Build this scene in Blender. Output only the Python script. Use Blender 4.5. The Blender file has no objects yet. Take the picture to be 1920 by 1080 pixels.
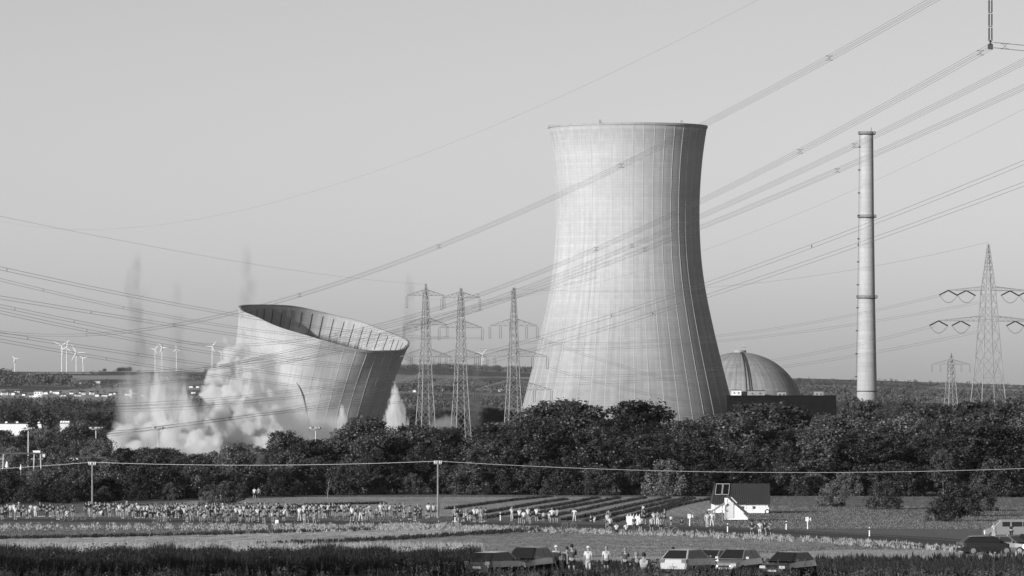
import bpy, bmesh, math, random
import numpy as np
from mathutils import Vector, Matrix, noise as mnoise

R = math.radians
sc = bpy.context.scene
COL = sc.collection
F = 10000.0      # focal length in photograph pixels (1920 wide)
H = 20.0         # eye height above the plain, metres

# ---------------------------------------------------------------- camera
cam_d = bpy.data.cameras.new('camera')
cam_d.sensor_width = 36.0
cam_d.lens = F / 1920.0 * 36.0
cam_d.shift_y = (720 - 540) / 1920.0
cam_d.clip_start = 1.0
cam_d.clip_end = 60000.0
cam = bpy.data.objects.new('camera', cam_d)
cam.location = (0, 0, H)
cam.rotation_euler = (R(90), 0, 0)
COL.objects.link(cam)
sc.camera = cam

# ---------------------------------------------------------------- sky and sun
SUN_EL = 15.0
SUN_AZ = 42.0    # degrees to the left of straight behind the camera
sun_vec = Vector((-math.sin(R(SUN_AZ)) * math.cos(R(SUN_EL)),
                  -math.cos(R(SUN_AZ)) * math.cos(R(SUN_EL)), math.sin(R(SUN_EL))))
wd = bpy.data.worlds.new('World')
sc.world = wd
wd.use_nodes = True
wn, wl = wd.node_tree.nodes, wd.node_tree.links
for n in list(wn):
    wn.remove(n)
w_out = wn.new('ShaderNodeOutputWorld')
w_bg = wn.new('ShaderNodeBackground')
w_sky = wn.new('ShaderNodeTexSky')
w_sky.sky_type = 'NISHITA'
w_sky.sun_disc = False
w_sky.sun_elevation = R(SUN_EL)
# rotation 0 = sun towards +Y; turns clockwise seen from above
w_sky.sun_rotation = math.atan2(sun_vec.x, sun_vec.y)
w_sky.air_density = 1.0
w_sky.dust_density = 1.0
w_sky.ozone_density = 1.0
w_sky.altitude = 200
w_sep = wn.new('ShaderNodeSeparateColor')      # black-and-white film behind a red filter
w_bg.inputs['Strength'].default_value = 0.12
wl.new(w_sky.outputs['Color'], w_sep.inputs['Color'])
wl.new(w_sep.outputs['Red'], w_bg.inputs['Color'])
wl.new(w_bg.outputs['Background'], w_out.inputs['Surface'])

sun_d = bpy.data.lights.new('sun', 'SUN')
sun_d.energy = 5.0
sun_d.angle = R(0.53)
sun_d.color = (1, 1, 1)
sun = bpy.data.objects.new('sun', sun_d)
sun.rotation_euler = (-sun_vec).to_track_quat('-Z', 'Y').to_euler()
sun.location = sun_vec * 500
COL.objects.link(sun)

sc.view_settings.view_transform = 'Standard'
sc.view_settings.look = 'None'
sc.view_settings.exposure = 0.0
sc.view_settings.gamma = 1.0
sc.view_settings.use_curve_mapping = False
sc.render.engine = 'CYCLES'
sc.cycles.volume_bounces = 4
sc.cycles.max_bounces = 8
sc.cycles.transparent_max_bounces = 12
sc.cycles.volume_step_rate = 0.55
sc.cycles.volume_max_steps = 256
sc.cycles.use_denoising = True

# ---------------------------------------------------------------- helpers
def at(px, py, Y):
    """the point at depth Y that the photograph shows at (px, py)"""
    return Vector(((px - 960) * Y / F, Y, H - (py - 720) * Y / F))

def xw(px, Y):
    return (px - 960) * Y / F

def tag(o, label=None, cat=None, group=None, kind=None):
    if label: o['label'] = label
    if cat: o['category'] = cat
    if group: o['group'] = group
    if kind: o['kind'] = kind
    return o

def empty(name, loc=(0, 0, 0), rz=0.0):
    o = bpy.data.objects.new(name, None)
    o.empty_display_size = 0.5
    o.location = loc
    o.rotation_euler = (0, 0, rz)
    COL.objects.link(o)
    return o

def link_mesh(name, me, mat=None, parent=None, loc=None, rot=None, smooth=False):
    o = bpy.data.objects.new(name, me)
    COL.objects.link(o)
    if mat is not None and len(me.materials) == 0:
        me.materials.append(mat)
    if parent is not None: o.parent = parent
    if loc is not None: o.location = loc
    if rot is not None: o.rotation_euler = rot
    if smooth:
        me.polygons.foreach_set('use_smooth', [True] * len(me.polygons))
    return o

class MB:
    """collects shapes, then builds one mesh"""
    def __init__(s):
        s.v = []; s.f = []
    def poly(s, pts, faces):
        b = len(s.v)
        s.v += [tuple(p) for p in pts]
        s.f += [tuple(i + b for i in f) for f in faces]
        return s
    def box(s, c, d, rz=0.0, M=None):
        cx, cy, cz = c; hx, hy, hz = d[0] / 2, d[1] / 2, d[2] / 2
        pts = []
        for z in (-hz, hz):
            for x, y in ((-hx, -hy), (hx, -hy), (hx, hy), (-hx, hy)):
                ca, sa = math.cos(rz), math.sin(rz)
                pts.append(Vector((cx + x * ca - y * sa, cy + x * sa + y * ca, cz + z)))
        if M is not None: pts = [M @ p for p in pts]
        return s.poly(pts, [(0, 3, 2, 1), (4, 5, 6, 7), (0, 1, 5, 4), (1, 2, 6, 5), (2, 3, 7, 6), (3, 0, 4, 7)])
    def bar(s, a, b, w, w2=None, n=4):
        a = Vector(a); b = Vector(b)
        d = b - a
        if d.length < 1e-6: return s
        d.normalize()
        u = d.cross(Vector((0, 0, 1)))
        if u.length < 1e-3: u = d.cross(Vector((1, 0, 0)))
        u.normalize(); v = d.cross(u)
        w2 = w if w2 is None else w2
        pts = []
        for p, r in ((a, w / 2), (b, w2 / 2)):
            for k in range(n):
                t = 2 * math.pi * (k + .5) / n
                q = r * (1.414 if n == 4 else 1)
                pts.append(p + u * math.cos(t) * q + v * math.sin(t) * q)
        fs = [(k, (k + 1) % n, n + (k + 1) % n, n + k) for k in range(n)]
        fs += [tuple(range(n))[::-1], tuple(range(n, 2 * n))]
        return s.poly(pts, fs)
    def tube(s, path, r, n=5, r2=None):
        m = len(path); pts = []
        path = [Vector(p) for p in path]
        for i, p in enumerate(path):
            d = path[min(i + 1, m - 1)] - path[max(i - 1, 0)]
            d.normalize()
            u = d.cross(Vector((0, 0, 1)))
            if u.length < 1e-3: u = d.cross(Vector((0, 1, 0)))
            u.normalize(); v = d.cross(u)
            rr = r if r2 is None else r + (r2 - r) * i / (m - 1)
            if callable(r): rr = r(i / (m - 1))
            for k in range(n):
                t = 2 * math.pi * k / n
                pts.append(p + u * math.cos(t) * rr + v * math.sin(t) * rr)
        fs = []
        for i in range(m - 1):
            for k in range(n):
                a = i * n + k; b = i * n + (k + 1) % n
                fs.append((a, b, b + n, a + n))
        fs += [tuple(range(n))[::-1], tuple(range((m - 1) * n, m * n))]
        return s.poly(pts, fs)
    def lathe(s, prof, n=24, cap=True, c=(0, 0, 0)):
        pts = []
        for r, z in prof:
            for k in range(n):
                t = 2 * math.pi * k / n
                pts.append((c[0] + r * math.cos(t), c[1] + r * math.sin(t), c[2] + z))
        fs = []
        for i in range(len(prof) - 1):
            for k in range(n):
                a = i * n + k; b = i * n + (k + 1) % n
                fs.append((a, b, b + n, a + n))
        if cap:
            fs += [tuple(range(n))[::-1], tuple(range((len(prof) - 1) * n, len(prof) * n))]
        return s.poly(pts, fs)
    def mesh(s, name='mesh'):
        me = bpy.data.meshes.new(name)
        me.from_pydata(s.v, [], s.f)
        me.update()
        return me
    def build(s, name, mat, parent=None, smooth=False, loc=None, rot=None):
        return link_mesh(name, s.mesh(name), mat, parent, loc, rot, smooth)

def quads_mesh(name, P, smooth=False):
    """P: (n,4,3) array of quads -> mesh"""
    n = len(P)
    me = bpy.data.meshes.new(name)
    me.vertices.add(n * 4)
    me.vertices.foreach_set('co', np.ascontiguousarray(P, dtype=np.float32).reshape(-1))
    me.loops.add(n * 4)
    me.loops.foreach_set('vertex_index', np.arange(n * 4, dtype=np.int32))
    me.polygons.add(n)
    me.polygons.foreach_set('loop_start', np.arange(0, n * 4, 4, dtype=np.int32))
    me.polygons.foreach_set('loop_total', np.full(n, 4, dtype=np.int32))
    me.update(calc_edges=True)
    return me

def tris_mesh(name, P):
    n = len(P)
    me = bpy.data.meshes.new(name)
    me.vertices.add(n * 3)
    me.vertices.foreach_set('co', np.ascontiguousarray(P, dtype=np.float32).reshape(-1))
    me.loops.add(n * 3)
    me.loops.foreach_set('vertex_index', np.arange(n * 3, dtype=np.int32))
    me.polygons.add(n)
    me.polygons.foreach_set('loop_start', np.arange(0, n * 3, 3, dtype=np.int32))
    me.polygons.foreach_set('loop_total', np.full(n, 3, dtype=np.int32))
    me.update(calc_edges=True)
    return me

# ---------------------------------------------------------------- materials (a black-and-white picture: all greys)
MATS = {}
def grey(name, v, rough=0.85, var=0.0, scale=1.0, metallic=0.0, coat=0.0, spec=0.3, bump=0.0, obj_var=0.0, translucent=0.0):
    if name in MATS: return MATS[name]
    m = bpy.data.materials.new(name)
    m.use_nodes = True
    nt = m.node_tree; N, L = nt.nodes, nt.links
    b = N['Principled BSDF']
    b.inputs['Roughness'].default_value = rough
    b.inputs['Metallic'].default_value = metallic
    b.inputs['Specular IOR Level'].default_value = spec
    if coat:
        b.inputs['Coat Weight'].default_value = coat; b.inputs['Coat Roughness'].default_value = .18
    b.inputs['Base Color'].default_value = (v, v, v, 1)
    fac = None
    if var > 0 or bump > 0:
        tc = N.new('ShaderNodeTexCoord')
        nz = N.new('ShaderNodeTexNoise')
        nz.inputs['Scale'].default_value = scale
        nz.inputs['Detail'].default_value = 5
        L.new(tc.outputs['Object'], nz.inputs['Vector'])
        if var > 0:
            mr = N.new('ShaderNodeMapRange')
            mr.inputs['From Min'].default_value = 0.25; mr.inputs['From Max'].default_value = 0.75
            mr.inputs['To Min'].default_value = v * (1 - var); mr.inputs['To Max'].default_value = v * (1 + var)
            L.new(nz.outputs['Fac'], mr.inputs['Value'])
            fac = mr.outputs['Result']
        if bump > 0:
            bp = N.new('ShaderNodeBump')
            bp.inputs['Strength'].default_value = bump
            L.new(nz.outputs['Fac'], bp.inputs['Height'])
            L.new(bp.outputs['Normal'], b.inputs['Normal'])
    if obj_var > 0:
        oi = N.new('ShaderNodeObjectInfo')
        mr2 = N.new('ShaderNodeMapRange')
        mr2.inputs['To Min'].default_value = 1 - obj_var; mr2.inputs['To Max'].default_value = 1 + obj_var
        L.new(oi.outputs['Random'], mr2.inputs['Value'])
        mu = N.new('ShaderNodeMath'); mu.operation = 'MULTIPLY'
        L.new(mr2.outputs['Result'], mu.inputs[0])
        if fac is not None: L.new(fac, mu.inputs[1])
        else: mu.inputs[1].default_value = v
        fac = mu.outputs['Value']
    if fac is not None:
        L.new(fac, b.inputs['Base Color'])
    if translucent > 0:
        tr = N.new('ShaderNodeBsdfTranslucent')
        if fac is not None: L.new(fac, tr.inputs['Color'])
        else: tr.inputs['Color'].default_value = (v, v, v, 1)
        mx = N.new('ShaderNodeMixShader')
        mx.inputs['Fac'].default_value = translucent
        L.new(b.outputs['BSDF'], mx.inputs[1]); L.new(tr.outputs['BSDF'], mx.inputs[2])
        L.new(mx.outputs['Shader'], N['Material Output'].inputs['Surface'])
    MATS[name] = m
    return m
# ---------------------------------------------------------------- the land
def lerp_tab(tab, v):
    for (a, za), (b, zb) in zip(tab, tab[1:]):
        if v <= b:
            t = max(0.0, (v - a) / (b - a))
            return za + (zb - za) * t
    return tab[-1][1]

NEAR = [(-400, 30), (-30, 18.4), (60, 15.6), (150, 12.6), (240, 10.4), (312, 8.8), (400, 7.2), (500, 5.1), (600, 3.4), (640, 3.3), (860, 2.1), (940, 1.2), (1150, -4), (1400, -8), (99999, -8)]
CREST = [(-3000, 697), (450, 697), (700, 694), (800, 690), (850, 690), (985, 696), (1250, 704), (1500, 709), (1700, 715), (1920, 722), (4000, 726)]
def ground(x, Y):
    z = lerp_tab(NEAR, Y)
    if 330 < Y < 1100:      # a slight fall to the right
        z -= .006 * max(-85, min(85, x)) * min(1, (Y - 330) / 200.0, (1100 - Y) / 150.0)
    if Y > 2900:
        px = 960 + x * F / Y
        yc = lerp_tab(CREST, px)
        zc = H - (yc - 720) * 0.8       # height of the crest at Y = 8000
        t = min(1.0, (Y - 2900) / 5100.0)
        s = t * t * (3 - 2 * t)
        z = -8 + (zc + 8) * (0.55 * s + 0.45 * t)
        z += (2.2 * mnoise.noise((x / 420.0, Y / 700.0, 3.1)) + 1.0 * mnoise.noise((x / 150.0, Y / 300.0, 8.1))) * min(1, t * 3) * (1 - max(0.0, (t - .93) / .07))
        if Y > 8000: z -= (Y - 8000) * 0.012
    elif Y > 880:
        z += 0.4 * mnoise.noise((x / 60.0, Y / 60.0, 0.5))
    return z

def grid_mesh(name, xs_of, ys, fn):
    v = []; f = []; n = None
    for Y in ys:
        xs = xs_of(Y); n = len(xs)
        for x in xs: v.append((x, Y, fn(x, Y)))
    for j in range(len(ys) - 1):
        for i in range(n - 1):
            a = j * n + i
            f.append((a, a + 1, a + 1 + n, a + n))
    me = bpy.data.meshes.new(name); me.from_pydata(v, [], f); me.update()
    return me

def land_mat():
    m = bpy.data.materials.new('land'); m.use_nodes = True
    N, L = m.node_tree.nodes, m.node_tree.links
    b = N['Principled BSDF']; b.inputs['Roughness'].default_value = 0.95; b.inputs['Specular IOR Level'].default_value = 0.1
    geo = N.new('ShaderNodeNewGeometry')
    # field parcels: long cells, each its own tone
    mp = N.new('ShaderNodeMapping'); mp.inputs['Scale'].default_value = (1 / 130.0, 1 / 420.0, 0); mp.inputs['Rotation'].default_value = (0, 0, 0.25)
    L.new(geo.outputs['Position'], mp.inputs['Vector'])
    vo = N.new('ShaderNodeTexVoronoi'); vo.inputs['Scale'].default_value = 1.0; vo.distance = 'CHEBYCHEV'
    L.new(mp.outputs['Vector'], vo.inputs['Vector'])
    sp = N.new('ShaderNodeSeparateColor'); L.new(vo.outputs['Color'], sp.inputs['Color'])
    cr = N.new('ShaderNodeValToRGB'); cr.color_ramp.interpolation = 'CONSTANT'
    e = cr.color_ramp.elements
    for p, c in ((0.0, .09), (.3, .15), (.5, .24), (.68, .12), (.82, .34)):  # far parcels lightened in place of thicker haze
        el = e.new(p) if p > 0 else e[0]
        el.color = (c, c, c, 1)
    e[-1].color = (.2, .2, .2, 1)
    L.new(sp.outputs['Red'], cr.inputs['Fac'])
    nz = N.new('ShaderNodeTexNoise'); nz.inputs['Scale'].default_value = 0.35; nz.inputs['Detail'].default_value = 8
    L.new(geo.outputs['Position'], nz.inputs['Vector'])
    mr = N.new('ShaderNodeMapRange'); mr.inputs['From Min'].default_value = .3; mr.inputs['From Max'].default_value = .7
    mr.inputs['To Min'].default_value = .75; mr.inputs['To Max'].default_value = 1.25
    L.new(nz.outputs['Fac'], mr.inputs['Value'])
    # near the camera the meadow has one grass tone
    sx = N.new('ShaderNodeSeparateXYZ'); L.new(geo.outputs['Position'], sx.inputs['Vector'])
    st = N.new('ShaderNodeMapRange'); st.inputs['From Min'].default_value = 1000; st.inputs['From Max'].default_value = 3200
    L.new(sx.outputs['Y'], st.inputs['Value'])
    mx = N.new('ShaderNodeMix'); mx.data_type = 'FLOAT'
    mx.inputs['A'].default_value = 0.16
    L.new(st.outputs['Result'], mx.inputs['Factor']); L.new(cr.outputs['Color'], mx.inputs['B'])
    mu = N.new('ShaderNodeMath'); mu.operation = 'MULTIPLY'
    L.new(mx.outputs['Result'], mu.inputs[0]); L.new(mr.outputs['Result'], mu.inputs[1])
    L.new(mu.outputs['Value'], b.inputs['Base Color'])
    bp = N.new('ShaderNodeBump'); bp.inputs['Strength'].default_value = .6; bp.inputs['Distance'].default_value = .4
    nz2 = N.new('ShaderNodeTexNoise'); nz2.inputs['Scale'].default_value = 2.2; nz2.inputs['Detail'].default_value = 6
    L.new(geo.outputs['Position'], nz2.inputs['Vector'])
    L.new(nz2.outputs['Fac'], bp.inputs['Height']); L.new(bp.outputs['Normal'], b.inputs['Normal'])
    return m

ys = [-400, -200, -30, 0, 30, 60, 100, 150, 200, 240, 270, 312, 330, 365, 400, 430, 465, 500, 530, 565, 600, 620, 640, 700, 780, 860] + list(range(900, 3000, 60)) \
     + list(range(3000, 8001, 90)) + [8300, 8700, 9300, 10200, 11500, 13500]
me = grid_mesh('ground', lambda Y: np.concatenate([[-6000 - abs(Y) * .5, -2500], np.linspace(-.17, .17, 61) * max(abs(Y), 1500), [2500, 6000 + abs(Y) * .5]]), ys, ground)
g = link_mesh('ground', me, land_mat(), smooth=True); tag(g, 'wide plain of fields rising to low hills', None, kind='structure')

def gpt(px, py, lo=285.0, hi=1100.0):
    """the ground point that the photograph shows at (px, py)"""
    for _ in range(40):
        m_ = (lo + hi) / 2
        if 720 + (H - ground(xw(px, m_), m_)) * F / m_ > py: lo = m_
        else: hi = m_
    return Vector((xw(px, lo), lo, ground(xw(px, lo), lo)))

nY = np.array([a for a, b in NEAR[:-1]]); nZ = np.array([b for a, b in NEAR[:-1]])
def ground_np(x, Y):
    z = np.interp(Y, nY, nZ)
    k = np.clip(np.minimum((Y - 330) / 200.0, (1100 - Y) / 150.0), 0, 1)
    return z - .006 * np.clip(x, -85, 85) * k
def gpt_np(px, py):
    lo = np.full(len(px), 285.0); hi = np.full(len(px), 1100.0)
    for _ in range(30):
        m_ = (lo + hi) / 2
        c = 720 + (H - ground_np((px - 960) * m_ / F, m_)) * F / m_ > py
        lo = np.where(c, m_, lo); hi = np.where(c, hi, m_)
    x = (px - 960) * lo / F
    return np.stack([x, lo, ground_np(x, lo)], axis=1)
# ---------------------------------------------------------------- the power station
def concrete_mat(name, v, streak=.18, band=.10, lift=1.35, low_dark=None, crown=None, jit=40.0):
    """weathered cast concrete: climbing-formwork lifts, panel joints, rain streaks (object space, z up)"""
    m = bpy.data.materials.new(name); m.use_nodes = True
    N, L = m.node_tree.nodes, m.node_tree.links
    b = N['Principled BSDF']; b.inputs['Roughness'].default_value = .92; b.inputs['Specular IOR Level'].default_value = .15
    tc = N.new('ShaderNodeTexCoord')
    sx = N.new('ShaderNodeSeparateXYZ'); L.new(tc.outputs['Object'], sx.inputs['Vector'])
    def math_(op, a, bb=None, c=None):
        n = N.new('ShaderNodeMath'); n.operation = op
        for i, q in enumerate((a, bb, c)):
            if q is None: continue
            if isinstance(q, (int, float)): n.inputs[i].default_value = q
            else: L.new(q, n.inputs[i])
        return n.outputs['Value']
    ang = math_('ARCTAN2', sx.outputs['Y'], sx.outputs['X'])
    # one tone for each formwork lift
    lz = math_('FLOOR', math_('DIVIDE', sx.outputs['Z'], lift))
    wn1 = N.new('ShaderNodeTexWhiteNoise'); wn1.noise_dimensions = '2D'
    cb = N.new('ShaderNodeCombineXYZ'); L.new(lz, cb.inputs['X'])
    la = math_('FLOOR', math_('MULTIPLY', ang, 96 / (2 * math.pi))); L.new(la, cb.inputs['Y'])
    L.new(cb.outputs['Vector'], wn1.inputs['Vector'])
    wn2 = N.new('ShaderNodeTexWhiteNoise'); wn2.noise_dimensions = '1D'; L.new(lz, wn2.inputs['W'])
    # vertical streaks: noise squeezed along z
    cs = N.new('ShaderNodeCombineXYZ')
    L.new(math_('MULTIPLY', ang, 26), cs.inputs['X']); L.new(math_('MULTIPLY', sx.outputs['Z'], .018), cs.inputs['Y'])
    nz = N.new('ShaderNodeTexNoise'); nz.inputs['Scale'].default_value = 1.0; nz.inputs['Detail'].default_value = 6; nz.inputs['Roughness'].default_value = .65
    L.new(cs.outputs['Vector'], nz.inputs['Vector'])
    # clouds of wear
    nz2 = N.new('ShaderNodeTexNoise'); nz2.inputs['Scale'].default_value = .045; nz2.inputs['Detail'].default_value = 5
    L.new(tc.outputs['Object'], nz2.inputs['Vector'])
    t = math_('MULTIPLY_ADD', wn1.outputs['Value'], band, 1 - band / 2)
    t = math_('MULTIPLY', t, math_('MULTIPLY_ADD', wn2.outputs['Value'], band, 1 - band / 2))
    t = math_('MULTIPLY', t, math_('MULTIPLY_ADD', math_('SUBTRACT', nz.outputs['Fac'], .5), 2 * streak, 1))
    t = math_('MULTIPLY', t, math_('MULTIPLY_ADD', math_('SUBTRACT', nz2.outputs['Fac'], .5), .35, 1))
    # dark thin joints
    fr = math_('FRACT', math_('DIVIDE', sx.outputs['Z'], lift))
    jn = math_('LESS_THAN', fr, .12)
    t = math_('MULTIPLY', t, math_('MULTIPLY_ADD', jn, -.10, 1))
    fa = math_('FRACT', math_('MULTIPLY', ang, 96 / (2 * math.pi)))
    t = math_('MULTIPLY', t, math_('MULTIPLY_ADD', math_('LESS_THAN', fa, .06), -.07, 1))
    def rng_(val, a, c, lo, hi):
        n = N.new('ShaderNodeMapRange'); n.interpolation_type = 'SMOOTHSTEP'
        n.inputs['From Min'].default_value = a; n.inputs['From Max'].default_value = c; n.inputs['To Min'].default_value = lo; n.inputs['To Max'].default_value = hi
        L.new(val, n.inputs['Value']); return n.outputs['Result']
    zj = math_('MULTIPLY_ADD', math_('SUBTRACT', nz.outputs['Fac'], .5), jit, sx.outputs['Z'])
    if low_dark: t = math_('MULTIPLY', t, rng_(zj, low_dark[0], low_dark[1], low_dark[2], 1.0))      # concrete darker low down, running up in tongues
    if crown:                                                                     # soot band under the rim, with drips
        t = math_('MULTIPLY', t, rng_(zj, crown[0], crown[1], 1.0, crown[2]))
    L.new(math_('MULTIPLY', t, v), b.inputs['Base Color'])
    bp = N.new('ShaderNodeBump'); bp.inputs['Strength'].default_value = .25; bp.inputs['Distance'].default_value = .08
    L.new(t, bp.inputs['Height']); L.new(bp.outputs['Normal'], b.inputs['Normal'])
    return m

M_conc = concrete_mat('tower_concrete', .395, .32, .08, low_dark=(5, 85, .70), crown=(131, 137, .84))
M_conc2 = concrete_mat('falling_tower_concrete', .41, .34, .04, crown=(-9, -3, .85))
M_inner = concrete_mat('dark_inner_concrete', .36, .5, .06, low_dark=(-12.5, -9.5, .2), jit=5.0)  # darker below a paler band under the rim
M_rib = grey('rib_concrete', .46, .9, .12, .2)
M_rimc = grey('rim_concrete', .30, .9, .15, .3)
M_dark = grey('dark_streak', .06, .9, .2, .3)

# half widths of the standing tower (pixel row, half width in pixels) at Y = 2500, 4 px per metre
PROF_PX = [(237, 149), (257, 145.2), (278, 142), (320, 137.5), (370, 134.4), (430, 134.2), (480, 137), (510, 140), (539, 144.6), (570, 150.5), (600, 157), (646, 167.5), (690, 178.5), (726, 188), (760, 196.5), (790, 204), (806, 207.5), (830, 212)]
def prof_r(z):      # radius in metres at height z above the plain
    py = 800 - z * 4.0
    return lerp_tab(PROF_PX, py) / 4.0
Z_TOP = (800 - 237) / 4.0

def tower_parts(root, z0, z1, thick=0.6, nseg=144, nrib=44, zoff=0.0, rib_phase=0.0, warp=None):
    """shell (open, with thickness), one rib mesh per meridian, rim ring"""
    nz_ = 44
    zs = [z0 + (z1 - z0) * i / nz_ for i in range(nz_ + 1)]
    # smooth the tabulated profile
    rs = [sum(prof_r(min(Z_TOP, max(-5, z + d))) for d in (-6, -3, 0, 3, 6)) / 5 if z + 6 < Z_TOP else prof_r(z) for z in zs]
    for _ in range(4):
        rs = [rs[0]] + [(rs[i - 1] + 2 * rs[i] + rs[i + 1]) / 4 for i in range(1, nz_)] + [rs[-1]]
    v = []; f = []; f_in = []
    for z, r in zip(zs, rs):
        for k in range(nseg):
            t = 2 * math.pi * k / nseg
            v.append((r * math.cos(t), r * math.sin(t), z - zoff))
    b = len(v)
    for z, r in zip(zs, rs):
        for k in range(nseg):
            t = 2 * math.pi * k / nseg
            v.append(((r - thick) * math.cos(t), (r - thick) * math.sin(t), z - zoff))
    for i in range(nz_):
        for k in range(nseg):
            a = i * nseg + k; c = i * nseg + (k + 1) % nseg
            f.append((a, c, c + nseg, a + nseg))
            f_in.append((a, a + nseg, c + nseg, c))
    for k in range(nseg):
        c = (k + 1) % nseg
        f.append((b + k, b + c, c, k))
        o = nz_ * nseg
        f.append((o + k, o + c, b + o + c, b + o + k))
    if warp: v = [warp(q) for q in v]
    me = bpy.data.meshes.new('shell'); me.from_pydata(v, [], f); me.update()
    link_mesh('shell', me, M_conc if zoff == 0 else M_conc2, root, smooth=True)
    mi = bpy.data.meshes.new('inner_face'); mi.from_pydata([(x * .9995, y * .9995, z) for x, y, z in v[b:]], [], f_in); mi.update()
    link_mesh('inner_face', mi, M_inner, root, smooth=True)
    # rib: a low trapezoid running up the meridian; one mesh turned about the axis
    rb = MB(); pts = []; fs = []
    for z, r in zip(zs, rs):
        pts += [(r - .15, -.15, z - zoff), (r + .10, -.10, z - zoff), (r + .10, .10, z - zoff), (r - .15, .15, z - zoff)]
    for i in range(nz_):
        a = i * 4
        for k in range(4):
            c = (k + 1) % 4
            fs.append((a + k, a + c, a + c + 4, a + k + 4))
    fs += [(3, 2, 1, 0), tuple(nz_ * 4 + k for k in range(4))]
    rb.poly(pts, fs)
    rme = rb.mesh('rib')
    for k in range(nrib):
        a_ = 2 * math.pi * (k + rib_phase) / nrib
        if warp is None:
            link_mesh('rib', rme, M_rib, root, rot=(0, 0, a_))
        else:
            ca, sa = math.cos(a_), math.sin(a_)
            MB().poly([warp((x * ca - y * sa, x * sa + y * ca, z)) for x, y, z in pts], fs).build('rib', M_rib, root)
    # rim: an edge beam with a walkway lip
    r = rs[-1]
    rim = MB().lathe([(r - thick - .1, z1 - zoff - 1.0), (r + .22, z1 - zoff - .9), (r + .22, z1 - zoff + .15), (r - thick - .1, z1 - zoff + .15), (r - thick - .1, z1 - zoff - 1.0)], nseg, cap=False)
    if warp: rim.v = [warp(q) for q in rim.v]
    rim.build('rim', M_rimc, root)
    return zs, rs

# standing tower
T1 = at(1177, 800, 2500)
tower = empty('cooling_tower', (T1.x, T1.y, 0))
tag(tower, 'tall pale concrete cooling tower standing whole with thin vertical ribs', 'cooling tower')
tower_parts(tower, 1.0, Z_TOP, rib_phase=.3)
cols = MB()
for k in range(44):          # leaning leg pairs that carry the shell
    t0 = 2 * math.pi * k / 44
    for s in (-1, 1):
        t1 = t0 + s * math.pi / 44
        leg = MB().bar((54 * math.cos(t0), 54 * math.sin(t0), -8.5), (51 * math.cos(t1), 51 * math.sin(t1), 1.3), .9)
        if k == 0 and s == -1: leg_me = leg.mesh('leg'); 
        if k == 0 and s == 1: leg_me2 = leg.mesh('leg')
    for lm in (leg_me, leg_me2):
        link_mesh('leg', lm, M_rimc, tower, rot=(0, 0, t0))
# rim fittings seen as small bumps on the top edge
for px in (1123, 1275):
    a = math.acos(max(-1, min(1, (px - 1177) / 149.0)))
    x, y = 37.2 * math.cos(a), -37.2 * math.sin(a)
    MB().box((x, y, Z_TOP + .7), (1.2, 1.2, 1.4)).build('lightning_rod_base', M_rimc, tower)

# falling tower: the same kind of shell, sunk and leaning towards the right and the camera
T2 = at(607, 612, 2290)
nrm = Vector((.226, -.172, 0)); nrm.z = math.sqrt(1 - nrm.x ** 2 - nrm.y ** 2)
fall = empty('collapsing_cooling_tower', T2)
fall.rotation_mode = 'QUATERNION'
fall.rotation_quaternion = Vector((0, 0, 1)).rotation_difference(nrm)
tag(fall, 'cooling tower sinking and leaning over in a cloud of dust', 'cooling tower')
def buckle(q):
    """the shell folds along its left meridian and its lip sags where it tears"""
    x, y, z = q
    r = math.hypot(x, y); t = x / r
    k = max(.012, 1 + t) ** .24 if t < 0 else 1.0
    k = 1 - (1 - k) * max(.35, 1 + z / 70.0)
    a_ = math.atan2(y, x)
    dr = .35 * math.sin(5 * a_ + z * .08) + .25 * math.sin(11 * a_ - z * .15)       # wavy, no longer a true circle
    s_ = 1 + dr / r
    sag = (.45 * math.sin(3 * a_ + 1) + .25 * math.sin(7 * a_)) * max(0, 1 + z / 12.0)
    return (x * s_, y * k * s_, z + sag)
zs2, rs2 = tower_parts(fall, Z_TOP - 66, Z_TOP, zoff=Z_TOP, rib_phase=.15, warp=buckle)
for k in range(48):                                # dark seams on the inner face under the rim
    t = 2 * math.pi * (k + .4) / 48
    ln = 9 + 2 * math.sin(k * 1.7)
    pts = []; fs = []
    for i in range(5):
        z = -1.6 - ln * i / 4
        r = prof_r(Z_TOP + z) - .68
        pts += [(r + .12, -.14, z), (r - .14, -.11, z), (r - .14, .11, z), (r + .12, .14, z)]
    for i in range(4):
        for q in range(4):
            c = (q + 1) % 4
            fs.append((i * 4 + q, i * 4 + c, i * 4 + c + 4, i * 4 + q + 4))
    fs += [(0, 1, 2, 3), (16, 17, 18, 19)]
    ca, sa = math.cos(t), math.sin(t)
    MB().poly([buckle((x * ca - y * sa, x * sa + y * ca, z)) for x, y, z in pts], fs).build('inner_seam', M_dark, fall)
# the crack that runs down the front of the shell
inv = fall.rotation_quaternion.to_matrix().transposed()
def on_shell(px, py):
    """the front of the leaning shell behind a pixel, in the tower's own space"""
    o = inv @ (Vector((0, 0, H)) - T2)
    d = inv @ (at(px, py, 2290) - Vector((0, 0, H))).normalized()
    s = 2150.0
    for _ in range(900):
        p = o + d * s
        if p.z < 0 and math.hypot(p.x, p.y / max(.3, buckle((p.x, p.y, p.z))[1] / (p.y if abs(p.y) > 1e-6 else -1e-6))) < prof_r(max(-4, Z_TOP + p.z)): return p
        s += .25
    return p
path = [on_shell(x, y) for x, y in ((556, 716), (563, 727), (569, 742), (573, 760), (577, 780), (580, 800), (581, 815))]
MB().tube([p * 1.004 for p in path], lambda t: .08 + .3 * math.sin(math.pi * min(1, t * 1.1 + .05)), 5).build('crack', M_dark, fall)

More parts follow.
